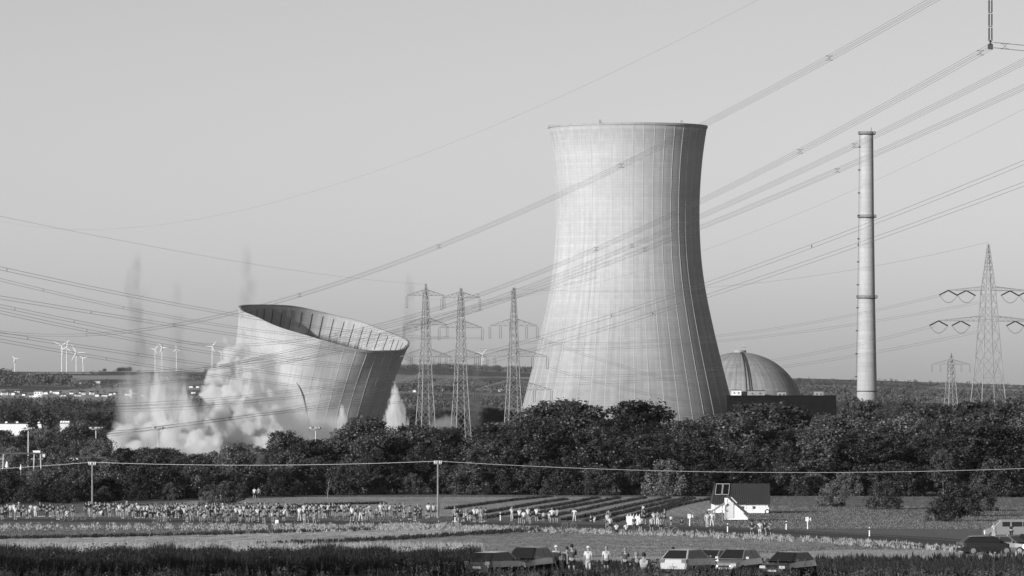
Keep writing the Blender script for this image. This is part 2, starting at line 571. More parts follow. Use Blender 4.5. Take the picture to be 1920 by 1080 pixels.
# chimney
CY = 2800.0
C0 = at(1625.5, 790, CY)
chim = empty('chimney', (C0.x, C0.y, 0))
tag(chim, 'slender pale concrete chimney with three ring platforms', 'chimney')
def ch_r(z):
    py = 720 - (z - H) * F / CY
    return lerp_tab([(247, 11.8), (407, 13.2), (559, 15.2), (680, 17.6), (753, 19.3), (810, 20.5)], py) * CY / F
ztop = H - (247 - 720) * CY / F
zz = [-8.3 + i * (ztop + 8.3) / 40 for i in range(41)]
M_chim = concrete_mat('chimney_concrete', .38, .14, .12, 2.4)
MB().lathe([(ch_r(z), z) for z in zz] + [(ch_r(ztop) - .5, ztop), (ch_r(ztop) - .5, ztop - 6)], 40).build('shaft', M_chim, chim, smooth=True)
M_steel = grey('dark_steel', .07, .6, .2, .5, metallic=.3)
M_galv = grey('galvanised_steel', .42, .5, .15, .6, metallic=.25)
for py in (252, 408, 559):
    z = H - (py - 720) * CY / F
    r = ch_r(z)
    p = MB().lathe([(r - .1, z - .35), (r + 1.3, z), (r + 1.3, z + .18), (r - .1, z + .18)], 32, cap=False).build('platform', M_steel, chim)
    q = MB()
    for k in range(20):
        t = 2 * math.pi * k / 20
        q.bar(((r + 1.25) * math.cos(t), (r + 1.25) * math.sin(t), z), ((r + 1.25) * math.cos(t), (r + 1.25) * math.sin(t), z + 1.4), .12)
    for hz in (.7, 1.4):
        q.tube([((r + 1.25) * math.cos(2 * math.pi * k / 20), (r + 1.25) * math.sin(2 * math.pi * k / 20), z + hz) for k in range(21)], .07, 4)
    q.build('railing', M_steel, p)
lad = MB()
for i in range(40):
    za, zb = zz[i], zz[i + 1]
    for yy in (-.3, .3):
        lad.bar((-ch_r(za) - .55, yy, za), (-ch_r(zb) - .55, yy, zb), .14)
lad.build('ladder', M_steel, chim)
for i in range(2, 40, 3):
    MB().box((-ch_r(zz[i]) - .45, 0, zz[i]), (1.5, 1.2, .6)).build('ladder_landing', M_steel, chim)
MB().bar((ch_r(ztop) * .7, 0, ztop), (ch_r(ztop) * .7, 0, ztop + 2.2), .25).build('aviation_lamp', M_steel, chim)
MB().lathe([(ch_r(6) + .12, 16), (ch_r(6) + .12, 16.5)], 32).build('hoop', M_steel, chim)
# dark wedge put in for the neighbour's shadow on the chimney foot
MB().poly([(-8.5, -3, -8.3), (-3, -6.2, -8.3), (-3, -6.2, 2), (-6.6, -3, 14), (-6.6, -1, 14), (-8.5, -1, -8.3)], [(0, 1, 2, 3), (0, 3, 4, 5), (3, 2, 4), (2, 1, 5, 4), (0, 5, 1)]).build('foot_shadow', M_steel, chim)

# reactor dome
DY = 2750.0
D0 = at(1387, 783, DY)
dome = empty('reactor_dome', (D0.x, D0.y, 0))
tag(dome, 'streaked round reactor dome beside the standing cooling tower', 'reactor building')
RD = 122.5 * DY / F
zc = D0.z
M_domeseam = grey('dome_seam', .2, .9, .3, .2)
M_dome = concrete_mat('dome_concrete', .26, .75, .16, 2.0)
pr = [(RD, -8.5)] + [(RD * math.cos(a), zc + RD * math.sin(a)) for a in [R(x) for x in range(0, 90, 3)]] + [(.3, zc + RD)]
MB().lathe(pr, 64).build('shell', M_dome, dome, smooth=True)
# service stair over the dome: two rails and a dark trough
for off in (-.035, .02, .055):
    tb = []
    for a in range(2, 88, 4):
        a_ = R(a); az = R(-84) + off
        tb.append(((RD + .25) * math.cos(a_) * math.cos(az), (RD + .25) * math.cos(a_) * math.sin(az), zc + (RD + .25) * math.sin(a_)))
    MB().tube(tb, .3, 4).build('stair_rail', M_steel, dome)
for k in range(9):       # meridian seams
    tb = []
    az = R(-160 + k * 17)
    for a in range(0, 86, 5):
        a_ = R(a)
        tb.append(((RD + .02) * math.cos(a_) * math.cos(az), (RD + .02) * math.cos(a_) * math.sin(az), zc + (RD + .02) * math.sin(a_)))
    MB().tube(tb, .07, 4).build('seam', M_domeseam, dome)
tp = MB().lathe([(3.3, zc + RD - .4), (3.3, zc + RD + 1.0)], 16).build('crown_platform', M_rimc, dome)
q = MB()
for k in range(12):
    t = 2 * math.pi * k / 12
    q.bar((3.2 * math.cos(t), 3.2 * math.sin(t), zc + RD + 1), (3.2 * math.cos(t), 3.2 * math.sin(t), zc + RD + 2.4), .1)
q.tube([(3.2 * math.cos(2 * math.pi * k / 12), 3.2 * math.sin(2 * math.pi * k / 12), zc + RD + 2.4) for k in range(13)], .08, 4)
q.build('railing', M_galv, tp)
for x in (-1.6, .4, 1.8):
    MB().bar((x, 0, zc + RD + 1), (x, 0, zc + RD + 4.6), .14).build('antenna', M_galv, tp)
# low white plant rooms at the dome's foot
M_roomgrey = grey('grey_render', .26, .8, .2, .3)
M_white = grey('white_render', .72, .8, .1, .4)
M_whitedull = grey('dull_white_metal', .55, .7, .12, .3)
for i, (px0, px1, py0) in enumerate(((1372, 1390, 732), (1402, 1434, 733), (1458, 1474, 735), (1527, 1544, 734))):
    Y = DY - RD - 6 - i * 1.5
    a = at(px0, py0, Y); b2 = at(px1, py0, Y)
    o = empty('plant_room', ((a.x + b2.x) / 2, Y, 0))
    tag(o, ['white plant room at the dome foot nearest the cooling tower', 'wide pale plant room under the stair of the reactor dome', 'small plant room below the right flank of the reactor dome', 'flat grey plant room standing clear to the right of the dome'][i], 'plant room', 'plant rooms round the reactor dome')
    MB().box((0, 3, (a.z - 8.3) / 2), (b2.x - a.x, 6, a.z + 8.3)).build('wall', M_white if i == 0 else M_roomgrey, o)
    MB().box((0, 3, a.z + .2), (b2.x - a.x + .6, 6.6, .4)).build('roof', M_steel, o)
    for j in range(2):
        MB().box(((j - .5) * (b2.x - a.x) * .45, -.06, a.z - 1.3), (.8, .1, .7)).build('window', M_dark, o)
# long dark turbine hall
hY = 2440.0
a = at(1368, 743.5, hY); b2 = at(1568, 743.5, hY)
hall = empty('turbine_hall', ((a.x + b2.x) / 2, hY, 0))
tag(hall, 'long black flat-roofed hall in front of the reactor dome', 'industrial hall')
M_black = grey('black_cladding', .008, .9, .3, .2, spec=.03)
MB().box((0, 15, (a.z - 8.3) / 2), (b2.x - a.x, 30, a.z + 8.3)).build('wall', M_black, hall)
MB().box((0, 15, a.z + .25), (b2.x - a.x + .5, 30.5, .5)).build('roof', M_black, hall)
for k in range(9):
    MB().box((-(b2.x - a.x) / 2 + (k + .5) * (b2.x - a.x) / 9, -.08, a.z - 2.6), (3.4, .12, 1.3)).build('window', grey('black_glass', .006, .5, spec=.1), hall)
# ---------------------------------------------------------------- fields, road, grass
def smooth_path(P, n=8):
    out = []
    for i in range(len(P) - 1):
        p0 = P[max(i - 1, 0)]; p1 = P[i]; p2 = P[i + 1]; p3 = P[min(i + 2, len(P) - 1)]
        for k in range(n):
            t = k / n
            out.append(tuple(.5 * (2 * b + (c - a) * t + (2 * a - 5 * b + 4 * c - d) * t * t + (3 * b - a - 3 * c + d) * t ** 3) for a, b, c, d in zip(p0, p1, p2, p3)))
    out.append(tuple(P[-1]))
    return out

def ribbon(name, path, o0, o1, lift, mat, cross=4):
    """strip along a plan path between two sideways offsets, draped on the ground"""
    v = []; f = []
    m_ = len(path)
    for i, p in enumerate(path):
        a = path[max(i - 1, 0)]; b = path[min(i + 1, m_ - 1)]
        d = Vector((b[0] - a[0], b[1] - a[1], 0)).normalized(); nrm_ = Vector((d.y, -d.x, 0))
        for k in range(cross + 1):
            off = o0 + (o1 - o0) * k / cross
            x, y = p[0] + nrm_.x * off, p[1] + nrm_.y * off
            v.append((x, y, ground(x, y) + lift))
    for i in range(m_ - 1):
        for k in range(cross):
            a = i * (cross + 1) + k
            f.append((a, a + cross + 1, a + cross + 2, a + 1))
    me = bpy.data.meshes.new(name); me.from_pydata(v, [], f); me.update()
    return link_mesh(name, me, mat)

def sheet(name, rows, lift, mat, step=6.0):
    """patch of field given as (pixel row, left px, right px); laid on the ground where it lies"""
    rows = sorted(rows)
    v = []; f = []; n = 26
    pys = []
    for (a, *_), (b, *_) in zip(rows, rows[1:]):
        k = max(2, int((b - a) / 1.2))
        pys += [a + (b - a) * i / k for i in range(k)]
    pys.append(rows[-1][0])
    for py in pys:
        l = lerp_tab([(r[0], r[1]) for r in rows], py); r = lerp_tab([(r[0], r[2]) for r in rows], py)
        for k in range(n + 1):
            p = gpt(l + (r - l) * k / n, py)
            v.append((p.x, p.y, p.z + lift))
    for j in range(len(pys) - 1):
        for k in range(n):
            a = j * (n + 1) + k
            f.append((a, a + n + 1, a + n + 2, a + 1))
    me = bpy.data.meshes.new(name); me.from_pydata(v, [], f); me.update()
    return link_mesh(name, me, mat)

def field_mat(name, v, row_dir=None, row_w=.6, depth=.25):
    m = bpy.data.materials.new(name); m.use_nodes = True
    N, L = m.node_tree.nodes, m.node_tree.links
    b = N['Principled BSDF']; b.inputs['Roughness'].default_value = .95; b.inputs['Specular IOR Level'].default_value = .08
    g = N.new('ShaderNodeNewGeometry')
    mp = N.new('ShaderNodeMapping'); mp.inputs['Rotation'].default_value = (0, 0, row_dir or 0); mp.inputs['Scale'].default_value = (1, .08 if row_dir is not None else .5, 1)
    L.new(g.outputs['Position'], mp.inputs['Vector'])
    nz = N.new('ShaderNodeTexNoise'); nz.inputs['Scale'].default_value = 1.0; nz.inputs['Detail'].default_value = 7; nz.inputs['Roughness'].default_value = .7
    L.new(mp.outputs['Vector'], nz.inputs['Vector'])
    n2 = N.new('ShaderNodeTexNoise'); n2.inputs['Scale'].default_value = .11; n2.inputs['Detail'].default_value = 4
    L.new(g.outputs['Position'], n2.inputs['Vector'])
    ad = N.new('ShaderNodeMath'); ad.operation = 'MULTIPLY_ADD'; ad.inputs[1].default_value = .6
    L.new(n2.outputs['Fac'], ad.inputs[0]); L.new(nz.outputs['Fac'], ad.inputs[2])
    mr = N.new('ShaderNodeMapRange'); mr.inputs['From Min'].default_value = .5; mr.inputs['From Max'].default_value = 1.1
    mr.inputs['To Min'].default_value = v * (1 - depth * 1.6); mr.inputs['To Max'].default_value = v * (1 + depth * 1.6)
    L.new(ad.outputs[0], mr.inputs['Value']); L.new(mr.outputs['Result'], b.inputs['Base Color'])
    bp = N.new('ShaderNodeBump'); bp.inputs['Strength'].default_value = .7; bp.inputs['Distance'].default_value = .3
    L.new(nz.outputs['Fac'], bp.inputs['Height']); L.new(bp.outputs['Normal'], b.inputs['Normal'])
    return m
M_stub = field_mat('stubble', .42, -.2, depth=.5)
M_dry = field_mat('dry_grass', .46)
M_mead = field_mat('meadow', .26, -.15)
M_mead2 = field_mat('mown_meadow', .27, -.15, depth=.4)
M_crop = field_mat('young_crop', .33, -.5)
M_asph = grey('asphalt', .045, .9, .25, .6, bump=.2)
M_line = grey('road_paint', .7, .7, .1, 1.0)
M_verge = grey('verge_soil', .06, .95, .35, .5)

tag(sheet('stubble_field', [(986, 850, 1015), (991, 690, 985), (1000, 400, 885), (1010, -80, 722), (1022, -80, 505), (1030, -80, 200), (1033, -80, 40)], .02, M_stub), 'pale stubble strip sweeping across the middle field', kind='structure')
tag(sheet('dry_meadow', [(1031, 1570, 1990), (1038, 1440, 1990), (1047, 1040, 1990), (1060, 1030, 1990)], .02, M_dry), 'pale dry grass behind the light cars', kind='structure')
tag(sheet('mown_meadow', [(1000, 1000, 1560), (1006, 880, 1640), (1013, 740, 1640), (1024, 510, 1560), (1034, 250, 1440), (1045, 100, 1040)], .012, M_mead2), 'mown meadow between the stubble and the parked cars', kind='structure')
tag(sheet('back_field', [(932, 470, 1325), (940, 360, 1330), (952, 250, 1335), (962, 150, 1320), (969, 60, 1300)], .012, M_crop), 'field with dark tractor lines behind the road', kind='structure')

road_path = [(-260, 646), (-150, 643), (-70, 641.5), (-30, 641), (-8, 637)]
for px, py in ((1000, 984), (1150, 987.5), (1300, 992), (1500, 1001), (1700, 1013), (1950, 1031), (2300, 1055)):
    p = gpt(px, py); road_path.append((p.x, p.y))
road_path = smooth_path(road_path, 7)
road = tag(ribbon('road', road_path, -4.6, 4.6, .03, M_asph), 'narrow dark asphalt road crossing behind the middle field', kind='structure')
for off in (-4.3, 4.3):
    o = ribbon('road_marking', road_path, off - .07, off + .07, .036, M_line, 1); o.parent = road
tag(ribbon('verge', road_path, 4.9, 7.4, .025, M_verge), 'dark ditch verge along the near side of the road', kind='structure')
tag(ribbon('far_verge', road_path, -7.5, -4.9, .025, M_verge), 'dark verge along the far side of the road', kind='structure')

# ------------------------------------------------ grass as real blades
M_grass = grey('grass_blades', .22, .7, .3, .25, spec=.2, translucent=.3)
M_drygrass = grey('dry_blades', .36, .7, .35, .3, spec=.2, translucent=.3)
M_darkgrass = grey('rank_grass', .03, .7, .5, .4, spec=.2, translucent=.25)
M_weed_shade = grey('weeds', .012, .6, .6, .7, spec=.3, translucent=.25)  # near-black tone puts the strip's shade into the leaf colour
def blades(name, P, h, w, mat, label, rng, lean=.35, kind='stuff', per=3):
    n = len(P)
    P = np.repeat(P, per, axis=0); h = np.repeat(h, per); N_ = n * per
    P = P + np.concatenate([rng.normal(0, .12, (N_, 2)), np.zeros((N_, 1))], axis=1)
    a = rng.random(N_) * 6.283
    hh = h * rng.uniform(.55, 1.2, N_)
    d = np.stack([np.cos(a), np.sin(a), np.zeros(N_)], axis=1) * (w * rng.uniform(.6, 1.3, N_))[:, None] * .5
    la = rng.random(N_) * 6.283; ll = hh * lean * rng.random(N_)
    tip = P + np.stack([np.cos(la) * ll, np.sin(la) * ll, hh], axis=1)
    base = P - np.array([0, 0, .03])
    me = tris_mesh(name, np.stack([base - d, base + d, tip], axis=1))
    o = link_mesh(name, me, mat)
    tag(o, label, 'grass', kind=kind)
    return o
rng = np.random.default_rng(5)
def in_sheet(px, py, rows):
    rows = sorted(rows); r = np.array(rows, float)
    return (py > r[0, 0]) & (py < r[-1, 0]) & (px > np.interp(py, r[:, 0], r[:, 1])) & (px < np.interp(py, r[:, 0], r[:, 2]))
STUB = [(986, 850, 1015), (991, 690, 985), (1000, 400, 885), (1010, -80, 722), (1022, -80, 505), (1030, -80, 200), (1033, -80, 40)]
ROADY = [(-100, 977), (850, 981), (1000, 984), (1150, 987.5), (1300, 992), (1500, 1001), (1700, 1013), (1960, 1032)]
ry = lambda px: np.interp(px, [a for a, b in ROADY], [b for a, b in ROADY])
# short meadow grass over the middle field
px = rng.uniform(-60, 1980, 60000); py = rng.uniform(980, 1062, 60000)
k = (py > ry(px) + 7) & ~in_sheet(px, py, STUB) & ~((px < 900) & (py > 1040))
P = gpt_np(px[k], py[k]); blades('meadow_grass', P, np.full(len(P), .09), .07, M_grass, 'short meadow grass over the middle field', rng)
k2 = in_sheet(px, py, STUB)
P = gpt_np(px[k2], py[k2]); blades('stubble', P, np.full(len(P), .07), .08, M_drygrass, 'short pale stubble stalks', rng)
# back field
px = rng.uniform(-60, 1980, 26000); py = rng.uniform(929, 990, 26000)
k = (py < ry(px) - 8) & (py > np.interp(px, [0, 160, 400, 600, 2000], [960, 948, 938, 930, 928]))
P = gpt_np(px[k], py[k]); blades('crop', P, np.full(len(P), .09), .08, M_grass, 'low crop standing on the back field', rng)
# long grass: both verges, strip borders, edge before the dark weeds
L_ = []; Hh = []
def along(pts, n, spread, h, wob=1.0):
    t = rng.random(n)
    xs = np.interp(t, np.linspace(0, 1, len(pts)), [p[0] for p in pts]); ys_ = np.interp(t, np.linspace(0, 1, len(pts)), [p[1] for p in pts])
    clump = (.5 + .5 * np.sin(xs * .11 + np.sin(xs * .037) * 3)) * (.5 + .5 * np.sin(xs * .31 + 1.3 * ys_))
    keep = rng.random(n) < .12 + .88 * clump
    xs, ys_ = xs[keep], ys_[keep]
    P = gpt_np(xs, ys_ + rng.normal(0, spread, len(xs)))
    return P, np.full(len(P), h) * rng.uniform(.6, 1.3, len(P))
for pts, n, sp, h in (([(-60, 989), (400, 989), (620, 989), (860, 986)], 5000, 3.0, .26), ([(860, 991), (1000, 994), (1300, 1003), (1500, 1012), (1700, 1024), (1990, 1046)], 7500, 2.2, .32),
                      ([(540, 994), (700, 990), (860, 988)], 3500, 2.4, .34)):
    P, h_ = along(pts, n, sp, h); L_.append(P); Hh.append(h_)
blades('long_grass', np.concatenate(L_), np.concatenate(Hh), .16, M_drygrass, 'long pale grass along the road verge and the field edges', rng, .5)
L_ = []; Hh = []
for pts, n, sp, h in (([(-60, 1011), (100, 1008.5), (220, 1006), (400, 1002)], 2600, .7, .3), ([(400, 1002), (560, 997), (700, 992.5)], 1600, 1.0, .3), ([(485, 1023), (600, 1018), (740, 1011), (900, 1001), (1010, 994)], 4200, 1.0, .34),
                      ([(1470, 1058), (1700, 1056), (1980, 1052)], 2500, 3, .5)):
    P, h_ = along(pts, n, sp, h); L_.append(P); Hh.append(h_)
P = gpt_np(rng.uniform(1000, 1980, 3000), rng.uniform(966, 980, 3000)); k = P[:, 1] > 0
blades('rank_grass', np.concatenate(L_), np.concatenate(Hh), .2, M_darkgrass, 'dark rank grass along the field borders', rng, .4)
# curved tractor lines on the back field: furrows with darker growth
rows = [[(840, 955), (900, 947), (960, 939), (1030, 932)], [(880, 966), (940, 957), (1000, 946), (1060, 937)], [(905, 973), (990, 958), (1060, 946), (1120, 934)], [(960, 973), (1040, 957), (1110, 944), (1160, 934)],
        [(1010, 974), (1090, 958), (1150, 945), (1210, 934)], [(1060, 976), (1130, 962), (1190, 948), (1255, 934)], [(1100, 978), (1170, 962), (1220, 949), (1290, 934)], [(1150, 979), (1195, 966), (1240, 952), (1300, 935)],
        [(1190, 978), (1230, 962), (1270, 949), (1340, 935)], [(420, 962), (520, 954), (620, 947), (720, 945)]]
for r_ in rows:
    pts = [gpt(*q) for q in r_]
    pth = smooth_path([(p.x, p.y) for p in pts], 14)
    PP = []
    for i in range(len(pth) - 1):
        for q in range(16):
            t = rng.random(); x = pth[i][0] + (pth[i + 1][0] - pth[i][0]) * t + rng.normal(0, .22); y = pth[i][1] + (pth[i + 1][1] - pth[i][1]) * t + rng.normal(0, .22)
            PP.append((x, y, ground(x, y)))
    fr_ = ribbon('tractor_line', pth, -.45, .45, .02, M_verge, 2)
    tag(fr_, 'dark tractor line curving over the back field', kind='structure')
    o = blades('furrow_growth', np.array(PP), np.full(len(PP), .4), .2, M_darkgrass, 'dark growth standing in a tractor line of the back field', rng, .3)
# tall weeds along the bottom edge, their shade partly in the leaf colour
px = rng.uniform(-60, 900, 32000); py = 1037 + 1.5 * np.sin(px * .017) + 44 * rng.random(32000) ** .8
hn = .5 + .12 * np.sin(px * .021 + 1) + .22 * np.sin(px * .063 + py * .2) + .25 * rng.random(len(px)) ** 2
P = gpt_np(px, py); blades('shaded_weeds', P, np.clip(hn, .2, 1.2), .07, M_weed_shade, 'tall weeds darkened for the shade along the lower left edge', rng, .35)
px = rng.uniform(880, 1980, 15000); py = 1063 + 20 * rng.random(15000)
P = gpt_np(px, py); blades('near_grass', P, np.full(len(P), .5), .11, M_darkgrass, 'grass darkened for shade round the parked cars', rng, .4)  # dark blade tone stands in for the shade on this side
px = rng.uniform(-60, 905, 9000); py = 1024 + 15 * rng.random(9000)
P = gpt_np(px, py); blades('edge_grass', P, rng.uniform(.15, .6, len(P)), .08, M_drygrass, 'tall pale grass lit behind the dark weeds', rng, .4)
# spiky weed stems at the very front
Pq = gpt_np(rng.uniform(-40, 1970, 420), np.full(420, 1084.0) + rng.uniform(0, 14, 420))
Qs = []
for p in Pq:
    h_ = rng.uniform(.5, 1.15); n_ = 26
    zz_ = rng.random(n_) ** .8 * h_; a_ = rng.random(n_) * 6.283; l_ = .22 * (1 - zz_ / h_ * .75) * rng.uniform(.6, 1.2, n_)
    c0 = np.stack([p[0] + np.zeros(n_), p[1] + np.zeros(n_), p[2] + zz_], 1)
    d_ = np.stack([np.cos(a_) * l_, np.sin(a_) * l_, l_ * .7], 1); s_ = np.stack([-np.sin(a_), np.cos(a_), np.zeros(n_)], 1) * .025
    Qs.append(np.stack([c0, c0 + d_ * .5 + s_, c0 + d_, c0 + d_ * .5 - s_], 1))
o = link_mesh('weed_stems', quads_mesh('weed_stems', np.concatenate(Qs)), grey('weed_leaf', .15, .6, .4, 1.0, translucent=.3))  # leaf tone raised so the stems read as lit tips
tag(o, 'spiky leafy weed stems along the bottom edge', 'weeds', kind='stuff')

# darker uncut grass between the barn and the bank at the right
tag(sheet('uncut_meadow', [(948, 1480, 1990), (960, 1440, 1990), (972, 1290, 1990), (984, 1290, 1990), (990, 1400, 1990)], .016, field_mat('uncut_grass', .15)), 'darker uncut meadow right of the barn', kind='structure')
px = rng.uniform(1290, 1990, 9000); py = rng.uniform(950, 992, 9000); k = py < ry(px) - 6
P = gpt_np(px[k], py[k]); blades('uncut_grass', P, rng.uniform(.06, .28, len(P)), .07, M_grass, 'uneven uncut grass round the barn and towards the right', rng, .5)
# ---------------------------------------------------------------- trees
RNG = np.random.default_rng(7)
def leaf_quads(C, rad, n, size, rng, out=.35, flat=1.0):
    """n leaf-spray quads in each clump: C (m,3) centres, rad (m,)"""
    m = len(C)
    d = rng.normal(size=(m, n, 3)); d /= np.linalg.norm(d, axis=2, keepdims=True)
    r = rng.random((m, n, 1)) ** .45
    P = C[:, None, :] + d * r * rad[:, None, None] * np.array([1, 1, flat])
    nrm = d * out + rng.normal(size=(m, n, 3)) * .5
    nrm /= np.linalg.norm(nrm, axis=2, keepdims=True)
    a = np.cross(nrm, rng.normal(size=(m, n, 3))); a /= np.linalg.norm(a, axis=2, keepdims=True)
    b = np.cross(nrm, a)
    s = size * (.55 + .9 * rng.random((m, n, 1)))
    a = a * s * .5; b = b * s * .5 * (.5 + .5 * rng.random((m, n, 1)))
    Q = np.stack([P - a, P - b * .9, P + a, P + b], axis=2)
    return Q.reshape(-1, 4, 3)

def crown_points(rng, h, w, base, n, shape):
    """clump centres in a crown of height h (from base) and width w"""
    pts = []
    lobes = [(rng.normal(0, .22) * w * .5, rng.normal(0, .22) * w * .5, base + (h - base) * rng.uniform(.35, .9), w * rng.uniform(.22, .36)) for _ in range(7)]
    while len(pts) < n:
        t = rng.random()
        z = base + (h - base) * t
        if shape == 'round': rr = math.sin(math.pi * min(1, .12 + .80 * t) ** .8)
        elif shape == 'poplar': rr = .9 * (1 - abs(t - .45) ** 2.2 * 2.6)
        elif shape == 'bush': rr = math.sqrt(max(0, 1 - t ** 2.2))
        else: rr = math.sin(math.pi * (.2 + .72 * t))
        a = rng.random() * 2 * math.pi
        q = rng.random() ** .5
        x, y = math.cos(a) * q * rr * w / 2, math.sin(a) * q * rr * w / 2
        if shape in ('round', 'tall') and rng.random() < .55:
            l = lobes[rng.integers(7)]
            v = rng.normal(size=3); v /= np.linalg.norm(v)
            x, y, z = l[0] + v[0] * l[3], l[1] + v[1] * l[3], min(h, max(base, l[2] + v[2] * l[3]))
        pts.append((x, y, z))
    return np.array(pts)

def trunk_mesh(rng, h, w, base, name='trunk', r0=.2):
    m = MB()
    top = (rng.normal(0, .25), rng.normal(0, .25), h * .82)
    mid = (rng.normal(0, .15), rng.normal(0, .15), h * .4)
    m.tube([(0, 0, -.6), (0, 0, h * .08), mid, top], lambda t: r0 * (1.25 - t) + .03, 6)
    for k in range(7):
        t = rng.uniform(.25, .8)
        p = Vector((0, 0, 0)).lerp(Vector(top), t); p.z = h * .82 * t
        a = rng.random() * 6.283; l = w * rng.uniform(.25, .45)
        e = p + Vector((math.cos(a) * l, math.sin(a) * l, l * rng.uniform(.5, 1.1)))
        m.tube([p, p.lerp(e, .5) + Vector((0, 0, -.1)), e], lambda q: r0 * .45 * (1.15 - q) + .02, 5)
    return m.mesh(name)

TREE_KINDS = []      # (crown mesh, trunk mesh, nominal height)
def tree_kind(seed, h, w, base, nclump, nleaf, leaf, shape, r0=.2, crad=.9):
    rng = np.random.default_rng(seed)
    C = crown_points(rng, h, w, base, nclump, shape)
    # drop a few pockets so that gaps open
    for _ in range(4):
        g0 = C[rng.integers(len(C))]
        C = C[np.linalg.norm(C - g0, axis=1) > w * .09]
    Q = leaf_quads(C, crad * (.6 + .8 * rng.random(len(C))), nleaf, leaf, rng, out=.75)
    me = quads_mesh('crown', Q)
    me.materials.append(M_leaf if seed % 3 else M_leaf_pale)
    tm = trunk_mesh(rng, h, w, base, r0=r0); tm.materials.append(M_bark_pale if shape == 'tall' else M_bark)
    TREE_KINDS.append((me, tm, h))
    return len(TREE_KINDS) - 1

M_leaf = grey('leaves', .042, .55, .55, .6, spec=.4, obj_var=.6, translucent=.1)
M_leaf_pale = grey('pale_leaves', .085, .5, .5, .6, spec=.5, obj_var=.5, translucent=.12)
M_bark = grey('bark', .05, .9, .3, 2.0)
M_bark_pale = grey('pale_bark', .22, .9, .3, 2.0)
K_ROUND = [tree_kind(10 + i, 13.0, 9.5, 1.2, 170, 90, .34, 'round', .24, 1.0) for i in range(6)]
K_TALL = [tree_kind(30 + i, 14.0, 7.0, 3.4, 120, 70, .32, 'tall', .14, .8) for i in range(3)]
K_BUSH = [tree_kind(40 + i, 5.0, 6.4, 0.1, 100, 80, .24, 'bush', .08, .7) for i in range(4)]
K_POP = [tree_kind(50 + i, 20.0, 5.0, 1.5, 130, 45, .55, 'poplar', .25, .9) for i in range(2)]

def put_tree(name, kind, x, Y, height, label, cat, group, wide=1.0, rng=random):
    me, tm, h0 = TREE_KINDS[kind]
    s = height / h0
    z = ground(x, Y)
    o = empty(name, (x, Y, z - .05), rng.random() * 6.283)
    o.scale = (s * wide, s * wide, s)
    tag(o, label, cat, group)
    for nm, m_ in (('crown', me), ('trunk', tm)):
        c = bpy.data.objects.new(nm, m_); COL.objects.link(c); c.parent = o
    return o

SKY1 = [(-200, 868), (0, 876), (60, 880), (130, 868), (200, 862), (330, 868), (430, 862), (445, 822), (540, 812), (600, 822), (640, 812), (660, 792), (700, 786), (760, 796), (830, 800), (880, 800), (930, 785), (975, 782), (1000, 764), (1040, 752), (1090, 756), (1130, 776), (1180, 768), (1260, 766), (1330, 774), (1372, 773), (1480, 775), (1560, 771), (1600, 768), (1640, 766), (1760, 768), (1920, 764), (2200, 760)]
EDGE = [(-200, 740), (0, 745), (160, 762), (400, 800), (600, 850), (900, 862), (1300, 862), (1500, 880), (2200, 880)]
random.seed(21)
zone_names = [(-999, 200, 'left of the first wooden pole'), (200, 440, 'below the dust bank'), (440, 640, 'below the leaning tower'), (640, 830, 'left of the middle wooden pole'),
              (830, 1000, 'below the three pylons'), (1000, 1180, 'below the left flank of the standing tower'), (1180, 1390, 'below the standing tower'), (1390, 1560, 'behind the white hut'),
              (1560, 1760, 'below the chimney'), (1760, 9999, 'below the big right-hand pylon')]
def zone(px):
    for a, b, n in zone_names:
        if a <= px < b: return n
n_tree = 0
ORDN = ['leftmost', 'second', 'third', 'fourth', 'fifth', 'sixth', 'seventh', 'eighth', 'ninth', 'tenth', 'eleventh', 'twelfth', 'thirteenth', 'fourteenth', 'fifteenth', 'sixteenth', 'seventeenth', 'eighteenth', 'nineteenth', 'twentieth'] + ['%dth' % i for i in range(21, 60)]
ord_n = {}
nmk = lambda k: k in K_BUSH or k in K_TALL or k in K_POP
def ordinal(kindn, where, zn, pre=''):
    k_ = (kindn, where, zn); ord_n[k_] = ord_n.get(k_, 0) + 1
    return ' '.join(('%s%s %s from left, %s, %s' % (pre, ORDN[ord_n[k_] - 1], kindn, where, zn)).replace('leftmost %s from left' % kindn, 'leftmost %s' % kindn).split()[:16])
for row in range(6):
    Yoff = (2, 12, 26, 46, 72, 105)[row]
    px = -90 + random.uniform(0, 40)
    while px < 2010:
        Y = lerp_tab(EDGE, px) + Yoff + random.uniform(-4, 4)
        x = xw(px, Y)
        gz = ground(x, Y)
        top = lerp_tab(SKY1, px)
        low = (62, 34, 16, 6, 0, -3)[row] * (1 if px > 440 else .35)
        py = top + low + random.uniform(-9, 30)
        h = H - (py - 720) * Y / F - gz
        if row == 0: h *= random.uniform(.45, 1.0)
        h = max(2.2, h)
        if h < 6.5: k = random.choice(K_BUSH)
        elif 440 < px < 640 and row < 3 and random.random() < .6: k = random.choice(K_TALL)
        elif random.random() < .2: k = random.choice(K_TALL)
        elif random.random() < .05 and row > 1: k = random.choice(K_POP)
        else: k = random.choice(K_ROUND)
        wide = random.uniform(.95, 1.3) if nmk(k) else random.uniform(1.1, 1.75)
        if 195 < px < 436 and py < 858: py = 858
        nm = 'bush' if k in K_BUSH else 'tree'
        rown = ('front row', 'second row', 'third row', 'fourth row', 'fifth row', 'back row')[row]
        kindn = {True: 'dark bush', False: 'slender tree' if k in K_TALL else 'broadleaf tree'}[nm == 'bush']
        put_tree(nm, k, x, Y, h, ordinal(kindn, rown, zone(px)), nm, 'trees and bushes of the wood behind the fields', wide)
        n_tree += 1
        px += random.uniform(.75, 1.25) * (7.6 if h > 6.5 else 4.8) * F / Y * (1.15 if row > 2 else 1)
